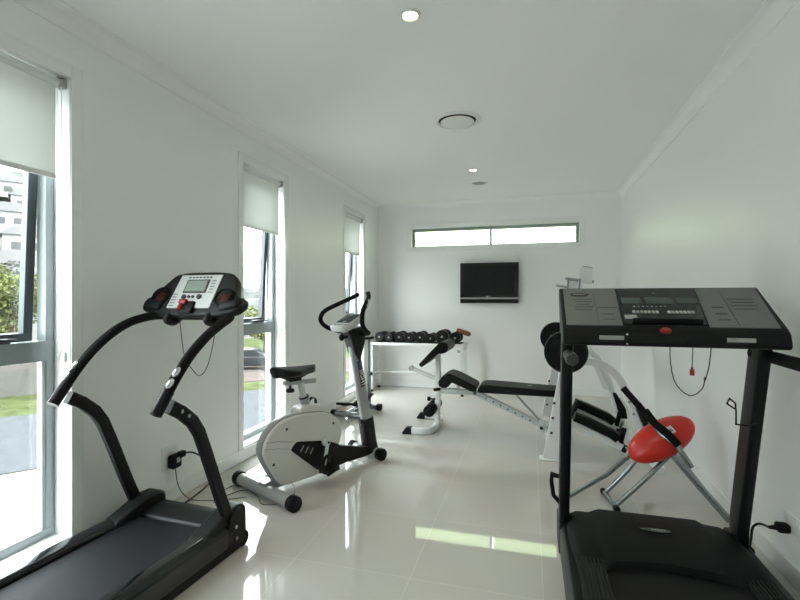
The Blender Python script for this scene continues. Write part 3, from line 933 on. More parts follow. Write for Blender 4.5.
# cranks and pedals
MB().cyl((-0.135, 0.413, 0.291), (0.135, 0.413, 0.291), 0.012, seg=14).build('crank_axle', 'steel', BK)
MB().cyl((0.105, 0.413, 0.291), (0.140, 0.413, 0.291), 0.030, seg=20, bevel=0.004).build('crank_hub', 'silverlight', BK)
def crank(s, end):
    c = MB().bar([(s * 0.142, 0.413, 0.291), (s * 0.147, *end)], 0.014, 0.026, up=(0, 1, 0), r=0.004).build('crank_arm', 'silverlight', BK)
    MB().cyl((s * 0.149, 0.413, 0.291), (s * 0.154, 0.413, 0.291), 0.009, seg=12).build('bolt', 'ink', c)
    p = MB()
    p.cyl((s * 0.145, *end), (s * 0.245, *end), 0.008, seg=10)
    p.box((s * 0.205, end[0], end[1]), (0.085, 0.105, 0.022), rot=(R(12), 0, 0), bevel=0.006)
    p.box((s * 0.165, end[0], end[1]), (0.012, 0.11, 0.030), rot=(R(12), 0, 0), bevel=0.004)
    p.box((s * 0.247, end[0], end[1]), (0.012, 0.11, 0.030), rot=(R(12), 0, 0), bevel=0.004)
    pe = p.build('pedal', 'rubber', BK)
    f, z = end
    MB().sweep([(s * 0.160, f - 0.02, z + 0.01), (s * 0.158, f - 0.01, z + 0.05), (s * 0.175, f + 0.005, z + 0.085), (s * 0.205, f + 0.012, z + 0.098), (s * 0.235, f + 0.005, z + 0.085), (s * 0.253, f - 0.01, z + 0.05), (s * 0.250, f - 0.02, z + 0.01)], rrect(0.003, 0.030, 0.001), up=(0, 1, 0), smooth=3).build('strap', 'rubber', pe)
crank(1, (0.372, 0.128))
crank(-1, (0.555, 0.435))

# ------------------------------------------------------------------ mini stepper behind the bike
ST = root('mini_stepper', 'small steel mini stepper with tall T-bar handle behind the exercise bike', 'stepper', (-1.88, 4.86, 0), R(-8))
def st_bar(x0, x1, f, z):
    o = MB().cyl((x0, f, z), (x1, f, z), 0.033, seg=22).build('base_tube', 'steel', ST)
    for a, b in ((x0 - 0.03, x0 + 0.02), (x1 + 0.03, x1 - 0.02)):
        MB().cyl((a, f, z), (b, f, z), 0.041, seg=22, bevel=0.005).build('end_cap', 'rubber', o)
st_bar(-0.16, 0.20, -0.20, 0.042)
st_bar(-0.10, 0.16, 0.25, 0.042)
MB().bar([(0, -0.20, 0.05), (0, 0.25, 0.05)], 0.05, 0.04).build('spine', 'steel', ST)
for s in (-1, 1):
    MB().box((s * 0.10, -0.02, 0.145 + 0.035 * s), (0.11, 0.33, 0.028), rot=(R(12 * s), 0, 0), bevel=0.010, seg=3).build('foot_plate', 'foam', ST)
    MB().bar([(s * 0.10, -0.10, 0.12 + 0.01 * s), (s * 0.05, 0.20, 0.09)], 0.03, 0.025).build('swing_arm', 'steel', ST)
    MB().cyl((s * 0.085, 0.16, 0.05), (s * 0.085, 0.02, 0.14 + 0.03 * s), 0.018, seg=14).build('piston', 'chrome', ST)
pole = MB().cyl((0.045, 0.235, 0.05), (0.045, 0.235, 0.82), 0.015, seg=16)
pole = pole.build('pole', 'steel', ST)
MB().cyl((0.045, 0.235, 0.05), (0.045, 0.235, 0.45), 0.021, seg=16).build('pole_sleeve', 'steel', ST)
MB().tube([(-0.045, 0.21, 0.822), (-0.005, 0.225, 0.834), (0.045, 0.235, 0.837), (0.07, 0.243, 0.842), (0.095, 0.252, 0.848)], 0.016, 12, smooth=3).build('handle_grip', 'foam', ST)
m = MB().cyl((0.06, 0.225, 0.43), (0.085, 0.205, 0.43), 0.008, seg=10)
m.ball((0.09, 0.20, 0.43), (0.016, 0.016, 0.022), seg=12, rings=8)
m.build('clamp_knob', 'rubber', ST)

# ------------------------------------------------------------------ weight bench
YC = 4.53
WB = root('weight_bench', 'white framed weight bench with black vinyl pads and barbell uprights', 'weight bench', (-0.30, YC, 0))
def wb(x, z, y=0.0):
    return (x + 0.30, y, z)
m = MB()
ua = [(-1.12, -0.235), (-1.00, -0.235), (-0.935, -0.20), (-0.905, -0.12), (-0.90, 0.0), (-0.905, 0.22), (-0.935, 0.32), (-1.00, 0.36), (-1.12, 0.36)]
m.sweep([(x + 0.30, y, 0.034) for x, y in ua], rrect(0.052, 0.058, 0.010), smooth=3)
bs = m.build('foot_base', 'white', WB)
for y in (-0.235, 0.36):
    MB().prism([(-0.88, 0.0), (-0.88, 0.016), (-0.845, 0.066), (-0.79, 0.066), (-0.79, 0.0)], y - 0.032, y + 0.032, 'xz').build('end_cap', 'rubber', bs, bevel=0.004)
post = MB().bar([wb(-0.888, 0.05), wb(-0.878, 0.80)], 0.05, 0.05, up=(0, 1, 0)).build('front_post', 'white', WB)
m = MB().cyl(wb(-0.90, 0.30, -0.02), wb(-0.955, 0.30, -0.02), 0.007, seg=10)
m.cyl(wb(-0.955, 0.30, -0.02), wb(-0.985, 0.30, -0.02), 0.022, seg=14, bevel=0.004)
m.build('adjust_knob', 'rubber', post)
m = MB().cyl(wb(-0.86, 0.40, -0.02), wb(-0.91, 0.40, -0.06), 0.016, seg=10)
m.build('pop_pin', 'rubber', post)
MB().cyl(wb(-0.935, 0.215, -0.18), wb(-0.935, 0.215, 0.20), 0.013, seg=12).build('roller_axle', 'steel', post)
for y0, y1 in ((-0.20, -0.03), (0.03, 0.22)):
    MB().cyl(wb(-0.935, 0.215, y0), wb(-0.935, 0.215, y1), 0.056, seg=28, bevel=0.012).build('leg_roller', 'foam', WB)
MB().bar([wb(-0.935, 0.215), wb(-0.885, 0.26)], 0.03, 0.03).build('roller_link', 'white', WB)
arm = MB().bar([wb(-1.14, 0.590, 0.0), wb(-1.08, 0.565, 0.0), wb(-0.89, 0.50, 0.0)], 0.040, 0.040, r=0.008).build('curl_arm', 'silverlight', WB)
MB().cyl(wb(-1.155, 0.594, -0.03), wb(-1.155, 0.594, 0.03), 0.024, seg=16).build('arm_end', 'silver', arm)
# preacher pad with rolled top
pr = [(-1.075, 0.655), (-1.045, 0.625), (-0.88, 0.765), (-0.85, 0.765), (-0.805, 0.775), (-0.782, 0.815), (-0.79, 0.855), (-0.825, 0.880), (-0.87, 0.872), (-0.905, 0.835)]
MB().prism(round_poly([(x + 0.30, z) for x, z in [(q[0] + 0.035, q[1] + 0.005) for q in pr]], 0.02, 4), -0.19, 0.24, 'xz').build('preacher_pad', 'vinyl', WB, bevel=0.010, seg=3)
se = [(-0.872, 0.46), (-0.872, 0.50), (-0.835, 0.552), (-0.775, 0.580), (-0.70, 0.560), (-0.515, 0.470), (-0.505, 0.435), (-0.53, 0.415), (-0.56, 0.418), (-0.745, 0.495), (-0.765, 0.46), (-0.80, 0.435), (-0.845, 0.435)]
MB().prism(round_poly([(x + 0.30, z) for x, z in [(q[0] + 0.02, q[1]) for q in se]], 0.022, 4), -0.15, 0.17, 'xz').build('seat_pad', 'vinyl', WB, bevel=0.012, seg=3)
bk = [(-0.50, 0.415), (-0.495, 0.455), (-0.46, 0.482), (-0.38, 0.487), (0.23, 0.462), (0.265, 0.445), (0.265, 0.420), (0.24, 0.405), (-0.48, 0.408)]
pad = MB().prism(round_poly([(x + 0.30, z) for x, z in [(q[0] + 0.02, q[1]) for q in bk]], 0.02, 4), -0.14, 0.16, 'xz').build('back_pad', 'vinyl', WB, bevel=0.012, seg=3)
MB().bar([wb(-0.02, 0.474, -0.02), wb(0.01, 0.474, 0.02)], 0.02, 0.003, r=0.001).build('pad_logo', 'dimink', pad)
m = MB().bar([wb(-0.90, 0.385), wb(-0.50, 0.385)], 0.045, 0.05)
m.bar([wb(-0.53, 0.392), wb(0.15, 0.088)], 0.045, 0.055)
m.bar([wb(-0.68, 0.39), wb(-0.68, 0.47)], 0.03, 0.03, up=(0, 1, 0))
fb = m.build('main_beam', 'silverlight', WB)
m = MB()
for k in range(7):
    t = 0.18 + 0.10 * k
    x, z = -0.53 + 0.68 * t, 0.392 - 0.304 * t
    m.cyl(wb(x, z, -0.0235), wb(x, z, -0.0215), 0.008, seg=10)
m.build('adjustment_hole', 'ink', fb)
MB().bar([wb(-0.14, 0.40, 0.0), wb(0.08, 0.16, 0.0)], 0.022, 0.022).build('backrest_strut', 'silver', WB)
m = MB().box(wb(0.125, 0.10, 0.0), (0.11, 0.075, 0.10), rot=(0, R(20), 0), bevel=0.006)
m.cyl(wb(0.11, 0.10, -0.06), wb(0.11, 0.10, 0.06), 0.016, seg=12)
m.build('pivot_bracket', 'silverlight', WB)
MB().cyl(wb(0.10, 0.10, -0.075), wb(0.10, 0.10, -0.055), 0.015, seg=12).build('pivot_bolt', 'ink', WB)
MB().bar([wb(0.155, 0.07, -0.60), wb(0.155, 0.07, 0.42)], 0.05, 0.05).build('cross_tube', 'white', WB)
for y in (-0.61, 0.43):
    lg = [(0.10, 0.012), (0.245, 0.012), (0.285, 0.72), (0.285, 0.84), (0.235, 0.84), (0.225, 0.70)]
    u = MB().prism([(x + 0.30, z) for x, z in lg], y - 0.028, y + 0.028, 'xz').build('upright', 'white', WB, bevel=0.005)
    MB().box(wb(0.17, 0.006, y), (0.20, 0.10, 0.012), bevel=0.003).build('base_plate', 'white', u)
    m = MB().sweep([wb(0.20, 0.935, y), wb(0.205, 0.875, y), wb(0.235, 0.855, y), wb(0.275, 0.862, y), wb(0.30, 0.885, y), wb(0.302, 0.90, y)], rrect(0.010, 0.05, 0.002), up=(0, 1, 0), smooth=3)
    m.build('bar_hook', 'steel', u)
    m = MB()
    for k in range(3):
        m.cyl(wb(0.165 + 0.01 * k, 0.22 + 0.12 * k, y - 0.030), wb(0.165 + 0.01 * k, 0.22 + 0.12 * k, y - 0.027), 0.011, seg=10)
    m.build('peg_hole', 'ink', u)

# barbell resting in the bench hooks
BB = root('barbell', 'barbell with black plates resting in the bench uprights', 'barbell', (0.254, 4.40, 0.889))
MB().cyl((0, -1.05, 0), (0, 1.05, 0), 0.0135, seg=16).build('bar', 'chrome', BB)
for s, yp in ((-1, -0.78), (1, 0.60)):
    MB().lathe([(0.015, -0.022), (0.05, -0.022), (0.055, -0.014), (0.125, -0.012), (0.132, -0.024), (0.150, -0.024), (0.155, -0.018), (0.155, 0.018), (0.150, 0.024), (0.132, 0.024), (0.125, 0.012), (0.055, 0.014), (0.05, 0.022), (0.015, 0.022), (0.015, -0.022)], (0, yp, 0.012), (0, 1, 0), 40).build('weight_plate', 'iron', BB)
    MB().cyl((0, yp + s * 0.024, 0), (0, yp + s * 0.075, 0), 0.028, seg=20, bevel=0.004).build('spin_collar', 'chrome', BB)
    MB().cyl((0, yp + s * 0.075, 0), (0, s * 1.05 if s < 0 else yp + 0.2, 0), 0.0265, seg=20, bevel=0.004).build('bar_sleeve', 'rubber', BB)

# ------------------------------------------------------------------ white abdominal machine with curved frame
AB = root('abdominal_machine', 'white exercise machine with curved tube frame and black bolsters behind the red seat', 'exercise machine', (0.65, 4.32, 0))
def ab(x, z, y):
    return (x - 0.65, y - 4.32, z)
near = [(0.36, 0.792), (0.45, 0.797), (0.525, 0.780), (0.60, 0.745), (0.655, 0.69), (0.70, 0.61), (0.74, 0.50), (0.785, 0.375), (0.85, 0.215), (0.93, 0.03)]
far = [(0.455, 1.44), (0.46, 1.20), (0.47, 1.0), (0.50, 0.90), (0.54, 0.81), (0.60, 0.745), (0.65, 0.66), (0.69, 0.565), (0.745, 0.40), (0.80, 0.22), (0.86, 0.03)]
nt_ = MB().sweep([ab(x, z, 3.93) for x, z in near], rrect(0.055, 0.062, 0.012), up=(0, 1, 0), smooth=4).build('near_frame_tube', 'white', AB)
m = MB()
for x, z in ((0.735, 0.50), (0.765, 0.41)):
    m.cyl(ab(x, z, 3.903), ab(x, z, 3.895), 0.011, seg=12)
m.build('bolt', 'greyrim', nt_)
ft_ = MB().sweep([ab(x, z, 4.70) for x, z in far], rrect(0.055, 0.062, 0.012), up=(0, 1, 0), smooth=4).build('far_frame_tube', 'white', AB)
MB().prism([(x - 0.65, z) for x, z in [(0.57, 0.72), (0.615, 0.70), (0.70, 0.52), (0.71, 0.44), (0.66, 0.45), (0.59, 0.62)]], 0.36, 0.40, 'xz').build('gusset', 'whiteplastic', ft_, bevel=0.006)
MB().bar([ab(0.38, 0.79, 3.93), ab(0.43, 0.78, 4.3), ab(0.52, 0.84, 4.70)], 0.05, 0.05, smooth=4).build('top_link', 'white', AB)
MB().bar([ab(0.93, 0.026, 3.80), ab(0.90, 0.026, 4.82)], 0.06, 0.05).build('floor_bar', 'white', AB)
MB().prism(round_poly([(x - 0.65, z) for x, z in [(0.778, 0.487), (0.815, 0.503), (0.898, 0.335), (0.905, 0.235), (0.865, 0.235)]], 0.012, 3), -0.435, -0.335, 'xz').build('back_pad', 'vinyl', AB, bevel=0.008, seg=3)
MB().prism(round_poly([(x - 0.65, z) for x, z in [(0.735, 0.425), (0.765, 0.425), (0.848, 0.285), (0.862, 0.19), (0.80, 0.19)]], 0.012, 3), 0.335, 0.43, 'xz').build('back_pad', 'vinyl', AB, bevel=0.008, seg=3)
# slanted rails with bolsters
for y, (x0, z0), (x1, z1) in ((4.10, (0.352, 0.318), (0.680, 0.175)), (4.38, (0.384, 0.372), (0.695, 0.240))):
    sl = (z1 - z0) / (x1 - x0)
    rl = MB().bar([ab(x0 - 0.03, z0 - 0.052, y), ab(x1 + 0.035, z1 - 0.085, y)], 0.06, 0.055, r=0.008).build('slanted_rail', 'white', AB)
    MB().bar([ab(x0, z0, y), ab(x0 + 0.10, z0 + 0.10 * sl + 0.006, y), ab(x1 - 0.04, z1 - 0.04 * sl + 0.004, y), ab(x1, z1 - 0.012, y)], 0.13, 0.070, r=0.030).build('bolster', 'vinyl', AB)
    MB().cyl(ab(x1 + 0.032, z1 - 0.084, y), ab(x1 + 0.07, z1 - 0.102, y), 0.032, seg=16, bevel=0.004).build('end_cap', 'rubber', rl)
    MB().cyl(ab(x1 + 0.028, z1 - 0.055, y), ab(x1 + 0.055, z1 + 0.072, y), 0.019, seg=14, bevel=0.006).build('grip_peg', 'foam', AB)
MB().cyl(ab(0.345, 0.335, 4.24), ab(0.372, 0.325, 4.24), 0.082, seg=28, bevel=0.010).build('end_disc', 'rubber', AB)
MB().bar([ab(0.42, 0.235, 4.08), ab(0.42, 0.285, 4.40)], 0.04, 0.04).build('rail_link', 'white', AB)
MB().bar([ab(0.72, 0.098, 4.10), ab(0.735, 0.165, 4.38)], 0.035, 0.035).build('rail_link', 'rubber', AB)
MB().bar([ab(0.73, 0.085, 4.10), ab(0.89, 0.10, 3.95)], 0.03, 0.03).build('rail_link', 'steel', AB)
MB().bar([ab(0.745, 0.15, 4.38), ab(0.825, 0.15, 4.68)], 0.03, 0.03).build('rail_link', 'steel', AB)
# tower head with lat bracket
m = MB().box(ab(0.505, 1.515, 4.70), (0.115, 0.05, 0.155), rot=(0, R(6), 0), bevel=0.005)
hd = m.build('tower_head', 'white', AB)
MB().bar([ab(0.48, 1.600, 4.70), ab(0.565, 1.588, 4.70)], 0.055, 0.010).build('head_cap', 'greyrim', hd)
MB().cyl(ab(0.56, 1.455, 4.68), ab(0.575, 1.455, 4.68), 0.014, seg=12).build('side_bolt', 'greyrim', hd)
MB().bar([ab(0.325, 1.490, 4.70), ab(0.45, 1.470, 4.70)], 0.045, 0.028).build('upper_peg', 'silver', AB)
MB().bar([ab(0.24, 1.425, 4.70), ab(0.345, 1.405, 4.70)], 0.035, 0.020).build('lower_peg', 'silver', AB)
m = MB().box(ab(0.39, 1.43, 4.71), (0.10, 0.03, 0.10))
m.build('peg_plate', 'white', AB)
m = MB()
for x in (0.338, 0.442):
    m.bar([ab(x, 1.33, 4.67), ab(x + 0.012, 1.485, 4.67)], 0.016, 0.02, up=(0, 1, 0))
m.build('peg_strap', 'greyrim', AB)

# ------------------------------------------------------------------ red abdominal trainer seat
RD = root('abdominal_trainer', 'red padded abdominal trainer seat on crossed steel tube legs by the right wall', 'exercise seat', (0.80, 3.26, 0))
def rd(x, y, z):
    return (x - 0.80, y - 3.26, z)
d = Vector((0.37, 0.06, 0.25))
pd_ = MB()
pd_.ball((0, 0, 0), (0.222, 0.125, 0.082), seg=36, rings=20)
ang = math.atan2(0.25, 0.37)
pd_.xform(Matrix.Translation(rd(0.795, 3.26, 0.405)) @ Matrix.Rotation(R(9), 4, 'Z') @ Matrix.Rotation(-ang, 4, 'Y') @ Matrix.Rotation(R(28), 4, 'X'))
pad = pd_.build('seat_pad', 'red', RD)
m4s = Matrix.Translation(rd(0.795, 3.26, 0.405)) @ Matrix.Rotation(R(9), 4, 'Z') @ Matrix.Rotation(-ang, 4, 'Y') @ Matrix.Rotation(R(28), 4, 'X')
a_, b_ = 0.055, -0.035
zz = 0.082 * math.sqrt(1 - (a_ / .222) ** 2 - (b_ / .125) ** 2)
st = MB().box((a_, b_, zz), (0.065, 0.05, 0.004), rot=(R(14), R(8), 0)).xform(m4s).build('sticker', 'whiteink', pad)
m = MB()
for k in range(3):
    m.box((a_, b_ - 0.014 + 0.014 * k, zz + 0.0025 + 0.0035 * (1 - k)), (0.045, 0.005, 0.002), rot=(R(14), R(8), 0))
m.xform(m4s).build('sticker_print', 'greyink', st)
MB().tube([rd(0.69, 3.27, 0.31), rd(0.60, 3.23, 0.20), rd(0.475, 3.28, 0.022)], 0.0135, 12).build('leg', 'steel', RD)
MB().tube([rd(0.84, 3.22, 0.33), rd(0.70, 3.15, 0.20), rd(0.50, 3.08, 0.022)], 0.0145, 12).build('leg', 'steel', RD)
MB().cyl(rd(0.468, 3.31, 0.020), rd(0.505, 3.05, 0.020), 0.016, seg=14).build('foot_bar', 'steel', RD)
for q, q2 in ((rd(0.466, 3.325, 0.020), rd(0.470, 3.29, 0.020)), (rd(0.507, 3.035, 0.020), rd(0.502, 3.07, 0.020))):
    MB().cyl(q, q2, 0.0195, seg=14, bevel=0.003).build('rubber_foot', 'rubber', RD)
MB().bar([rd(0.68, 3.36, 0.30), rd(0.48, 3.27, 0.145), rd(0.235, 3.165, 0.016)], 0.022, 0.028, r=0.008).build('leg', 'steel', RD)
MB().bar([rd(0.845, 3.20, 0.335), rd(0.96, 3.14, 0.19), rd(1.105, 3.07, 0.018)], 0.040, 0.034, r=0.008).build('leg', 'steel', RD)
MB().bar([rd(0.865, 3.30, 0.335), rd(0.98, 3.29, 0.19), rd(1.11, 3.28, 0.018)], 0.026, 0.026, r=0.008).build('leg', 'steel', RD)
MB().tube([rd(0.70, 3.36, 0.58), rd(0.78, 3.20, 0.455), rd(0.85, 3.13, 0.41), rd(0.925, 3.12, 0.29)], 0.0165, 14).build('lever_tube', 'steel', RD)
MB().tube([rd(0.70, 3.24, 0.585), rd(0.745, 3.19, 0.52), rd(0.80, 3.14, 0.475), rd(0.855, 3.12, 0.415)], 0.024, 14, smooth=3).build('hand_grip', 'foam', RD)
MB().tube([rd(0.59, 3.34, 0.705), rd(0.70, 3.32, 0.575), rd(0.73, 3.30, 0.50)], 0.021, 14).build('hand_grip', 'foam', RD)
MB().tube([rd(0.715, 3.31, 0.54), rd(0.78, 3.30, 0.45), rd(0.86, 3.28, 0.345)], 0.0145, 12).build('lever_tube', 'steel', RD)
MB().bar([rd(0.66, 3.30, 0.285), rd(0.87, 3.22, 0.36)], 0.05, 0.03, r=0.008).build('seat_bracket', 'blackmetal', RD)

# ------------------------------------------------------------------ right treadmill
T2 = root('treadmill', 'large black treadmill at right with wide grey console, seen from the running end', 'treadmill', (0.565, 2.60, 0))
YE = -1.95
def P2(x, y, z):
    return (x - 0.565, y - 2.60, z)
for s in (-1, 1):
    o = [(s * 0.42, 0.018), (s * 0.42, 0.125), (s * 0.405, 0.15), (s * 0.36, 0.15), (s * 0.36, 0.018)]
    MB().prism(o, YE, -0.02, 'xz').build('side_frame', 'blackmetal', T2, bevel=0.006)
    ft = MB()
    ft.box((s * 0.315, (YE - 0.44) / 2, 0.158), (0.11, -YE - 0.44, 0.026))
    for k in range(7):
        ft.box((s * 0.315 - 0.045 + 0.015 * k, (YE - 0.44) / 2, 0.173), (0.007, -YE - 0.46, 0.006))
    ft.build('foot_rail', 'charcoal', T2)
MB().box((0, (YE - 0.3) / 2, 0.125), (0.56, -YE - 0.3, 0.03)).build('deck_board', 'blackmetal', T2)
MB().prism(round_poly([(YE + 0.03, 0.095), (YE + 0.03, 0.158), (-0.28, 0.158), (-0.28, 0.095)], 0.028, 4), -0.255, 0.255, 'yz').build('running_belt', mat('fine_black_belt', (0.0045, 0.005, 0.0055), 0.55, spec=0.2, noise=(500, 0.4), bump=(600, 0.3)), T2)
# hood: lofted across, arched rear edge and raised middle
bm = bmesh.new()
xs = [-0.415, -0.405, -0.37, -0.33, -0.27, -0.245, -0.22, -0.12, 0, 0.12, 0.20, 0.225, 0.26, 0.33, 0.37, 0.405, 0.415]
rows = []
for x in xs:
    ax = abs(x)
    e = min(1.0, max(0.0, (0.42 - ax) / 0.10))
    mid = 1.0 if ax < 0.225 else max(0.0, (0.27 - ax) / 0.045)
    top = 0.100 + 0.080 * (1 - (1 - e) ** 2) + 0.022 * mid
    back = -0.525 + 0.075 * max(0, 1 - (ax / 0.30) ** 2)
    if ax > 0.26:
        back = -0.53 - 0.15 * (ax - 0.26)
    pr = [(0.03, 0.03), (0.03, top - 0.035), (0.012, top - 0.010), (-0.03, top), (-0.15, top + 0.010), (-0.30, top + 0.008), (back + 0.05, top - 0.008), (back + 0.008, top - 0.016 if ax < .26 else top - 0.02), (back, min(top - 0.03, 0.166)), (back, 0.10), (back, 0.03)]
    rows.append([bm.verts.new((x, y, z)) for y, z in pr])
for A, B in zip(rows, rows[1:]):
    for j in range(len(A)):
        k = (j + 1) % len(A)
        bm.faces.new((A[j], A[k], B[k], B[j]))
bm.faces.new(rows[0]); bm.faces.new(rows[-1][::-1])
mb = MB(); mb.bm.free(); mb.bm = bm
hood = mb.build('motor_hood', 'hood', T2, angle=28)
tp = 0.202 + 0.0115
bd = MB().lathe([(0, 0), (1, 0), (1, 1), (0, 1)], (0, 0, 0), (0, 0, 1), 32).xform(Matrix.Translation((-0.005, -0.205, tp - 0.002)) @ Matrix.Diagonal((0.066, 0.020, 0.004, 1))).build('badge', 'blackgloss', hood)
text('IN', 0.021, frame_m4((-0.040, -0.205, tp + 0.003), (1, 0, 0), (0, 1, 0)), 'steel', 'badge_lettering', bd)
text('SIGHT', 0.023, frame_m4((0.010, -0.205, tp + 0.003), (1, 0, 0), (0, 1, 0)), 'dimink', 'badge_lettering', bd)
for s in (-1, 1):
    MB().bar([P2(0.565 + s * 0.395, 2.565, 0.05), P2(0.565 + s * 0.395, 2.56, 0.22), P2(0.565 + s * 0.395, 2.335, 1.14)], 0.050, 0.11, up=(0, 1, 0), r=0.012).build('upright', 'blackmetal', T2)
    MB().box((s * 0.396, -0.03, 0.075), (0.058, 0.22, 0.15), bevel=0.012).build('upright_socket', 'blackmetal', T2)
MB().tube([P2(0.155, 2.56, 0.36), P2(0.112, 2.57, 0.365), P2(0.108, 2.57, 0.33), P2(0.118, 2.56, 0.26), P2(0.155, 2.56, 0.22)], 0.011, 10).build('folding_lever', 'foam', T2)
MB().tube([P2(0.95, 2.40, 1.055), P2(0.985, 2.30, 1.045), P2(0.995, 2.18, 1.040), P2(1.0, 1.95, 1.035), P2(1.0, 1.80, 1.03)], 0.026, 14, smooth=3).build('handrail', 'foam', T2)
m = MB().cyl(P2(0.172, 2.38, 1.035), P2(0.180, 2.17, 1.022), 0.026, seg=20, bevel=0.004)
m.build('handrail', mat('grey_foam_grip', (0.035, 0.038, 0.038), 0.6), T2)
MB().cyl(P2(0.178, 2.205, 1.024), P2(0.1785, 2.195, 1.0235), 0.0285, seg=20).build('grip_ring', 'steel', T2)
# console
cpf = [(2.46, 1.345), (2.19, 1.172), (2.168, 1.150), (2.155, 1.105), (2.165, 1.088), (2.40, 1.13), (2.485, 1.30), (2.485, 1.34)]
con = MB().prism([(y - 2.60, z) for y, z in cpf], -0.425, 0.427, 'yz').build('console', 'black', T2, bevel=0.008, seg=3)
o1, o2 = Vector((0, 2.46 - 2.60, 1.345)), Vector((0, 2.19 - 2.60, 1.172))
fd = (o1 - o2)
FL = fd.length
nrm = Vector((1, 0, 0)).cross(fd.normalized())
CF = m4_of(o2, Vector((1, 0, 0)), fd.normalized(), nrm)       # local on the face: x across, y up the slope, z out
def face_quad(x0b, x1b, x0t, x1t, y0, y1, h, mt, nm, par):
    b = MB()
    vs = [(x0b, y0), (x1b, y0), (x1t, y1), (x0t, y1)]
    b.prism(vs, 0.0005, h, 'xy')
    return b.xform(CF).build(nm, mt, par)
sl = face_quad(-0.408, -0.178, -0.407, -0.170, 0.004, FL - 0.012, 0.003, 'greysheet', 'instruction_sheet', con)
sr = face_quad(0.152, 0.400, 0.172, 0.412, 0.000, FL - 0.012, 0.003, 'greysheet', 'instruction_sheet', con)
m = MB()
for k in range(5):
    m.box((-0.325 + 0.004 * (k % 2), 0.215 - 0.022 * k, 0.0035), (0.085 - 0.012 * (k % 3), 0.005, 0.0012))
for y, wd in ((0.145, 0.085), (0.090, 0.05), (0.050, 0.05)):
    m.box((-0.225, y, 0.0035), (wd, 0.004, 0.0012))
m.box((-0.272, 0.14, 0.0035), (0.002, 0.24, 0.001))
m.xform(CF).build('sheet_print', 'greyink', sl)
MB().lathe([(0, 0), (1, 0), (1, 1), (0, 1)], (0, 0, 0), (0, 0, 1), 28).xform(CF @ Matrix.Translation((-0.335, 0.255, 0.0028)) @ Matrix.Diagonal((0.042, 0.017, 0.002, 1))).build('sheet_logo', 'ink', sl)
text('INSIGHT', 0.015, CF @ Matrix.Translation((-0.335, 0.255, 0.0055)), 'dimink', 'logo_lettering', sl)
m = MB()
for k in range(4):
    m.box((0.325, 0.215 - 0.026 * k, 0.0035), (0.10 - 0.015 * (k % 2), 0.005, 0.0012))
for y in (0.150, 0.100, 0.055):
    m.box((0.22, y, 0.0035), (0.045, 0.008, 0.0012))
m.box((0.262, 0.14, 0.0035), (0.002, 0.26, 0.001))
m.xform(CF).build('sheet_print', 'greyink', sr)
cp_ = face_quad(-0.172, 0.147, -0.164, 0.166, 0.015, FL - 0.012, 0.004, 'blackgloss', 'control_panel', con)
for (x, y, wd, h) in ((-0.115, 0.20, 0.085, 0.05), (0.0, 0.20, 0.11, 0.055), (0.115, 0.20, 0.085, 0.05)):
    MB().box((x, y, 0.0045), (wd, h, 0.002)).xform(CF).build('display_window', 'lcd_dark', cp_)
for k in range(7):
    for x0 in (-0.118, 0.022):
        MB().box((x0 + 0.0155 * k, 0.105, 0.006), (0.012, 0.018, 0.005), bevel=0.001).xform(CF).build('key', 'dimink', cp_)
for x, y in [(-0.11 + 0.018 * k, 0.150) for k in range(8)] + [(-0.01, 0.262)]:
    MB().cyl((x, y, 0.003), (x, y, 0.007), 0.0038, seg=8).xform(CF).build('indicator', 'greylabel', cp_)
MB().box((-0.137, 0.066, 0.006), (0.05, 0.028, 0.003)).xform(CF).build('rating_label', 'greylabel', cp_)
m = MB().box((0.0, 0.035, 0.010), (0.27, 0.022, 0.02), rot=(R(-20), 0, 0), bevel=0.006).xform(CF)
m.build('reading_ledge', 'rubber', con)
for x, wd in ((-0.228, 0.098), (0.252, 0.100)):
    MB().bar([P2(0.565 + x - wd / 2, 2.1598, 1.122), P2(0.565 + x + wd / 2, 2.1598, 1.122)], 0.003, 0.024, r=0.001).build('warning_label', 'greylabel', con)
MB().ball(P2(0.548, 2.172, 1.158), (0.022, 0.016, 0.014), seg=16, rings=10).build('safety_key', 'redplastic', con)
for z in (1.140, 1.100):
    MB().ball(P2(0.398, 2.158, z), (0.005, 0.004, 0.005), seg=10, rings=6).build('screw', 'chrome', con)
sc = MB().tube([P2(0.568, 2.19, 1.10), P2(0.572, 2.195, 1.02), P2(0.588, 2.20, 0.945), P2(0.620, 2.20, 0.900), P2(0.655, 2.20, 0.886), P2(0.690, 2.20, 0.915), P2(0.702, 2.20, 0.955), P2(0.716, 2.20, 1.01), P2(0.722, 2.19, 1.10)], 0.0022, 6, smooth=5)
sc.build('safety_cord', 'pvc', T2)
MB().cyl(P2(0.703, 2.20, 0.965), P2(0.699, 2.20, 0.945), 0.006, 0.002, seg=8).build('cord_clip', 'pvc', T2)
MB().tube([P2(0.654, 2.19, 1.10), P2(0.654, 2.20, 1.00)], 0.0018, 6).build('tag_cord', 'pvc', T2)
m = MB().box(P2(0.654, 2.20, 0.983), (0.018, 0.008, 0.026), bevel=0.003)
m.cyl(P2(0.654, 2.20, 1.005), P2(0.654, 2.20, 0.995), 0.005, seg=8)
m.build('cord_tag', 'redplastic', T2)
hl = [(0.892, 2.40, 0.90), (0.875, 2.38, 0.895), (0.868, 2.365, 0.83), (0.872, 2.365, 0.765), (0.855, 2.37, 0.750), (0.800, 2.37, 0.752), (0.80, 2.37, 0.81), (0.797, 2.37, 0.845), (0.775, 2.37, 0.865), (0.765, 2.37, 0.842), (0.795, 2.37, 0.820)]
MB().tube([P2(q[0] + 0.076, q[1], q[2] - 0.015) for q in hl], 0.0035, 8).build('wire_holder', 'blackmetal', T2)
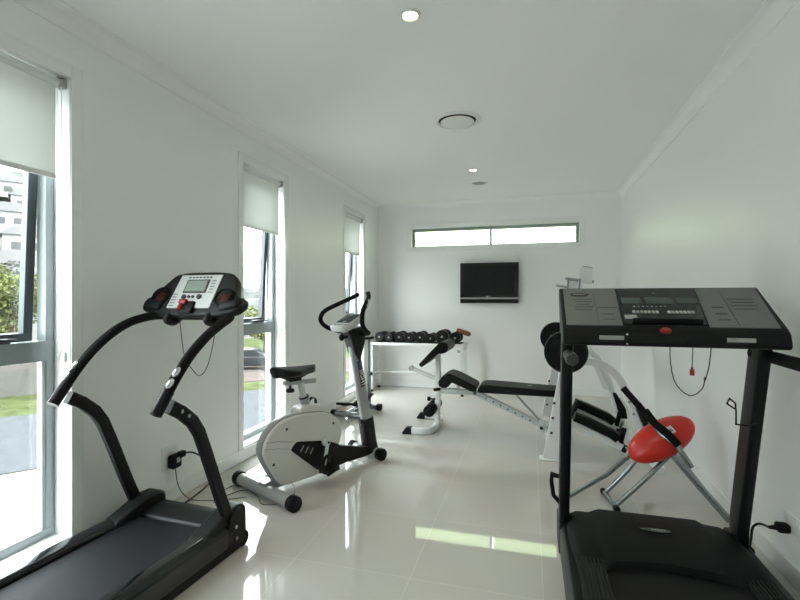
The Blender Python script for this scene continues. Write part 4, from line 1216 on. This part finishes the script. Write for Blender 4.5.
# lead and socket on the right wall
sk = root('power_socket', 'white power socket low on the right wall beside the large treadmill', 'power socket', (XR, 2.495, 0.275))
MB().box((-0.006, 0, 0), (0.012, 0.12, 0.08), bevel=0.004).build('face_plate', 'whiteplastic', sk)
MB().box((-0.013, -0.03, 0.015), (0.005, 0.018, 0.026), bevel=0.002).build('rocker_switch', 'whiteplastic', sk)
pl = root('power_plug', 'black plug and lead of the large treadmill in the right wall socket', 'plug', (XR - 0.012, 2.505, 0.258))
MB().box((-0.028, 0.0, -0.01), (0.052, 0.05, 0.04), bevel=0.012, seg=3).build('plug_body', 'rubber', pl)
MB().cyl((-0.05, 0, -0.012), (-0.082, 0.0, -0.016), 0.012, 0.007, seg=12).build('strain_relief', 'rubber', pl)
MB().tube([(-0.08, 0.0, -0.016), (-0.10, 0.015, -0.012), (-0.115, 0.03, -0.02), (-0.125, 0.05, -0.05), (-0.115, 0.09, -0.12), (-0.10, 0.16, -0.22), (-0.10, 0.22, -0.256), (-0.12, 0.30, -0.256)], 0.0055, 8, smooth=5).build('power_lead', 'pvc', pl)

# ------------------------------------------------------------------ outside the windows (street one storey below)
GZ = -3.9
def slab(name, pts, z0, z1, m_):
    return struct(MB().prism(pts, z0, z1, 'xy').build(name, m_))
slab('ground', [(-260, -120), (60, -120), (60, 260), (-260, 260)], GZ - 0.3, GZ - 0.02, 'grass')
# road running obliquely past the house; kerb side paths on either side
a = Vector((-14.8, 10.4)); b = Vector((-10.2, 15.8)); dr = (b - a).normalized(); nr = Vector((-dr.y, dr.x))
def strip(name, d0, d1, z, m_, t0=-70, t1=110):
    P = [a + dr * t0 + nr * d0, a + dr * t1 + nr * d0, a + dr * t1 + nr * d1, a + dr * t0 + nr * d1]
    return slab(name, [(p.x, p.y) for p in P], GZ - 0.03, z, m_)
strip('road', 0.0, 8.6, GZ + 0.0, 'road')
strip('footpath', -40, -0.3, GZ + 0.04, 'concrete', -70, 1.5)
strip('driveway', 11.5, 19.0, GZ + 0.02, 'paver', 9, 60)
p = [a + dr * -60 + nr * 14.2, a + dr * 9 + nr * 14.2, a + dr * 9 + nr * 14.5, a + dr * -60 + nr * 14.5]
gw = MB().prism([(q.x, q.y) for q in p], GZ - 0.1, GZ + 1.95, 'xy').build('garden_wall', 'rendered')
tag(gw, 'long cream rendered garden wall across the road outside the nearest window', 'wall')

def tree(label, loc, h, rad, leaf, n, seed, blobs=7, group='trees outside the windows'):
    rnd = random.Random(seed)
    t = root('tree', label, 'tree', loc, 0, group)
    m = MB()
    m.cyl((0, 0, 0), (rad * .05, 0, h * .62), h * .03, h * .016, seg=10)
    for k in range(4):
        an = 2 * PI * k / 4 + rnd.random()
        m.cyl((0, 0, h * .38), (math.cos(an) * rad * .5, math.sin(an) * rad * .5, h * (.6 + .15 * rnd.random())), h * .012, h * .006, seg=8)
    m.build('trunk', 'bark', t)
    bm = bmesh.new()
    cs = [Vector((rnd.uniform(-.55, .55) * rad, rnd.uniform(-.55, .55) * rad, h * rnd.uniform(.50, .86))) for _ in range(blobs)]
    for k in range(n):
        c = cs[k % blobs]
        v = Vector((rnd.gauss(0, 1), rnd.gauss(0, 1), rnd.gauss(0, 1))).normalized() * (rnd.random() ** .4)
        q = c + Vector((v.x * rad * .5, v.y * rad * .5, v.z * h * .17))
        s = rad * rnd.uniform(.03, .06)
        u = Vector((rnd.gauss(0, 1), rnd.gauss(0, 1), rnd.gauss(0, .6))).normalized()
        w_ = u.orthogonal().normalized()
        vs = [bm.verts.new(q + u * s), bm.verts.new(q + w_ * s * .5), bm.verts.new(q - u * s), bm.verts.new(q - w_ * s * .5)]
        bm.faces.new(vs)
    mb = MB(); mb.bm.free(); mb.bm = bm
    mb.build('foliage', leaf, t)
def at(t, d):
    q = a + dr * t + nr * d
    return (q.x, q.y, GZ)
tree('rounded olive-green tree behind the garden wall outside the nearest window', (-29.8, 20.2, GZ), 7.2, 2.6, 'leaf', 5200, 3)
tree('grey-green tree standing left of the rounded olive tree', (-36.0, 23.0, GZ), 8.0, 3.2, 'leafdark', 4200, 5)
tree('small olive tree behind the parked car outside the middle window', (-22.0, 35.0, GZ), 4.6, 3.0, 'leaf', 3600, 9)
tree('distant tree just showing over the sill of the high window', (-4.5, 46.0, GZ), 9.6, 3.6, 'leafdark', 1600, 12)

# pale hillside with rows of houses and trees, far off
def hill_z(an_deg, r):
    f = 0.22 + 0.78 * min(1.0, max(0.0, (an_deg - 36) / 13.0))
    return GZ + 0.33 * (r - 55) * f
def hill_at(an_deg, r, dz=0.0):
    return (-math.sin(R(an_deg)) * r, math.cos(R(an_deg)) * r, hill_z(an_deg, r) + dz)
bm = bmesh.new()
NX, NY = 44, 14
g = []
rnd = random.Random(4)
for i in range(NX + 1):
    row = []
    for j in range(NY + 1):
        an = 22 + 90 * i / NX
        rr = 55 + 150 * j / NY
        x, y, z = hill_at(an, rr, rnd.uniform(-.5, .3) - (0.4 if j else 3))
        row.append(bm.verts.new((x, y, z)))
    g.append(row)
for i in range(NX):
    for j in range(NY):
        bm.faces.new((g[i][j], g[i + 1][j], g[i + 1][j + 1], g[i][j + 1]))
bmesh.ops.solidify(bm, geom=bm.faces[:], thickness=2.0)
mb = MB(); mb.bm.free(); mb.bm = bm
struct(mb.build('hillside', 'hill'))
hs = [(56.8, 73, 'lowest pale house on the hillside outside the nearest window'), (53.6, 88.5, 'second lowest pale house on the hillside, above the first tree row'), (56.6, 106, 'pale house halfway up the hillside outside'), (53.8, 124.5, 'second highest pale house on the hillside outside'), (56.0, 143, 'topmost pale house on the hillside outside')]
for an, r, lab in hs:
    hroot = root('house', lab, 'house', hill_at(an, r, 1.6), R(an), 'houses on the hillside')
    MB().box((0, 0, 0), (8.5, 5.0, 3.6)).build('house_wall', 'housewall', hroot)
    MB().prism([(-4.7, 1.8), (4.7, 1.8), (2.8, 3.3), (-2.8, 3.3)], -2.9, 2.9, 'xz').build('roof', 'roof', hroot)
    for q in (-0.3, 0.0, 0.3):
        MB().box((q * 8.5, -2.52, 0.2), (1.4, 0.12, 1.1)).build('house_window', 'carglass', hroot)
rows = [(65, 'lowest'), (80.5, 'second'), (97, 'third'), (115, 'fourth'), (134, 'topmost')]
for k, (r, nm) in enumerate(rows):
    for an, sd in ((52.6 + (k % 2) * 1.1, 'right'), (55.4 + (k % 2) * 1.1, 'left')):
        tree('grey-green bushy tree at the %s end of the %s tree row on the hillside' % (sd, nm), hill_at(an, r, -0.5), 4.4, r * 0.0185, 'leafdark', 900, 40 + k, 6, 'bushy trees on the hillside')

# parked car on the driveway across the road
CR = root('car', 'dark hatchback car parked across the road outside the middle window', 'car', (-19.9, 30.3, GZ + 0.02), R(20))
body = round_poly([(-2.1, 0.30), (-2.12, 0.72), (-1.95, 0.90), (-1.2, 0.98), (1.0, 0.98), (1.95, 0.82), (2.15, 0.60), (2.12, 0.28)], 0.12, 4)
MB().prism(body, -0.85, 0.85, 'xz').build('body', 'carpaint', CR, bevel=0.08, seg=3)
MB().prism(round_poly([(-1.9, 0.93), (-1.45, 1.42), (0.25, 1.46), (1.05, 0.96)], 0.12, 4), -0.72, 0.72, 'xz').build('cabin', 'carglass', CR, bevel=0.07, seg=3)
MB().prism(round_poly([(-1.5, 1.39), (-1.4, 1.45), (0.22, 1.49), (0.3, 1.43)], 0.03, 3), -0.66, 0.66, 'xz').build('roof', 'carpaint', CR, bevel=0.03)
for x in (-1.35, 1.38):
    for s in (-1, 1):
        wl = MB().cyl((x, s * 0.68, 0.32), (x, s * 0.88, 0.32), 0.32, seg=24, bevel=0.04).build('wheel', 'rubber', CR)
        MB().cyl((x, s * 0.86, 0.32), (x, s * 0.89, 0.32), 0.20, seg=18, bevel=0.02).build('hubcap', 'silver', wl)
for s in (-1, 1):
    MB().box((2.10, s * 0.62, 0.66), (0.12, 0.34, 0.14), bevel=0.04).build('headlamp', 'silverlight', CR)
    MB().box((-2.08, s * 0.66, 0.74), (0.10, 0.28, 0.16), bevel=0.03).build('tail_lamp', 'redplastic', CR)
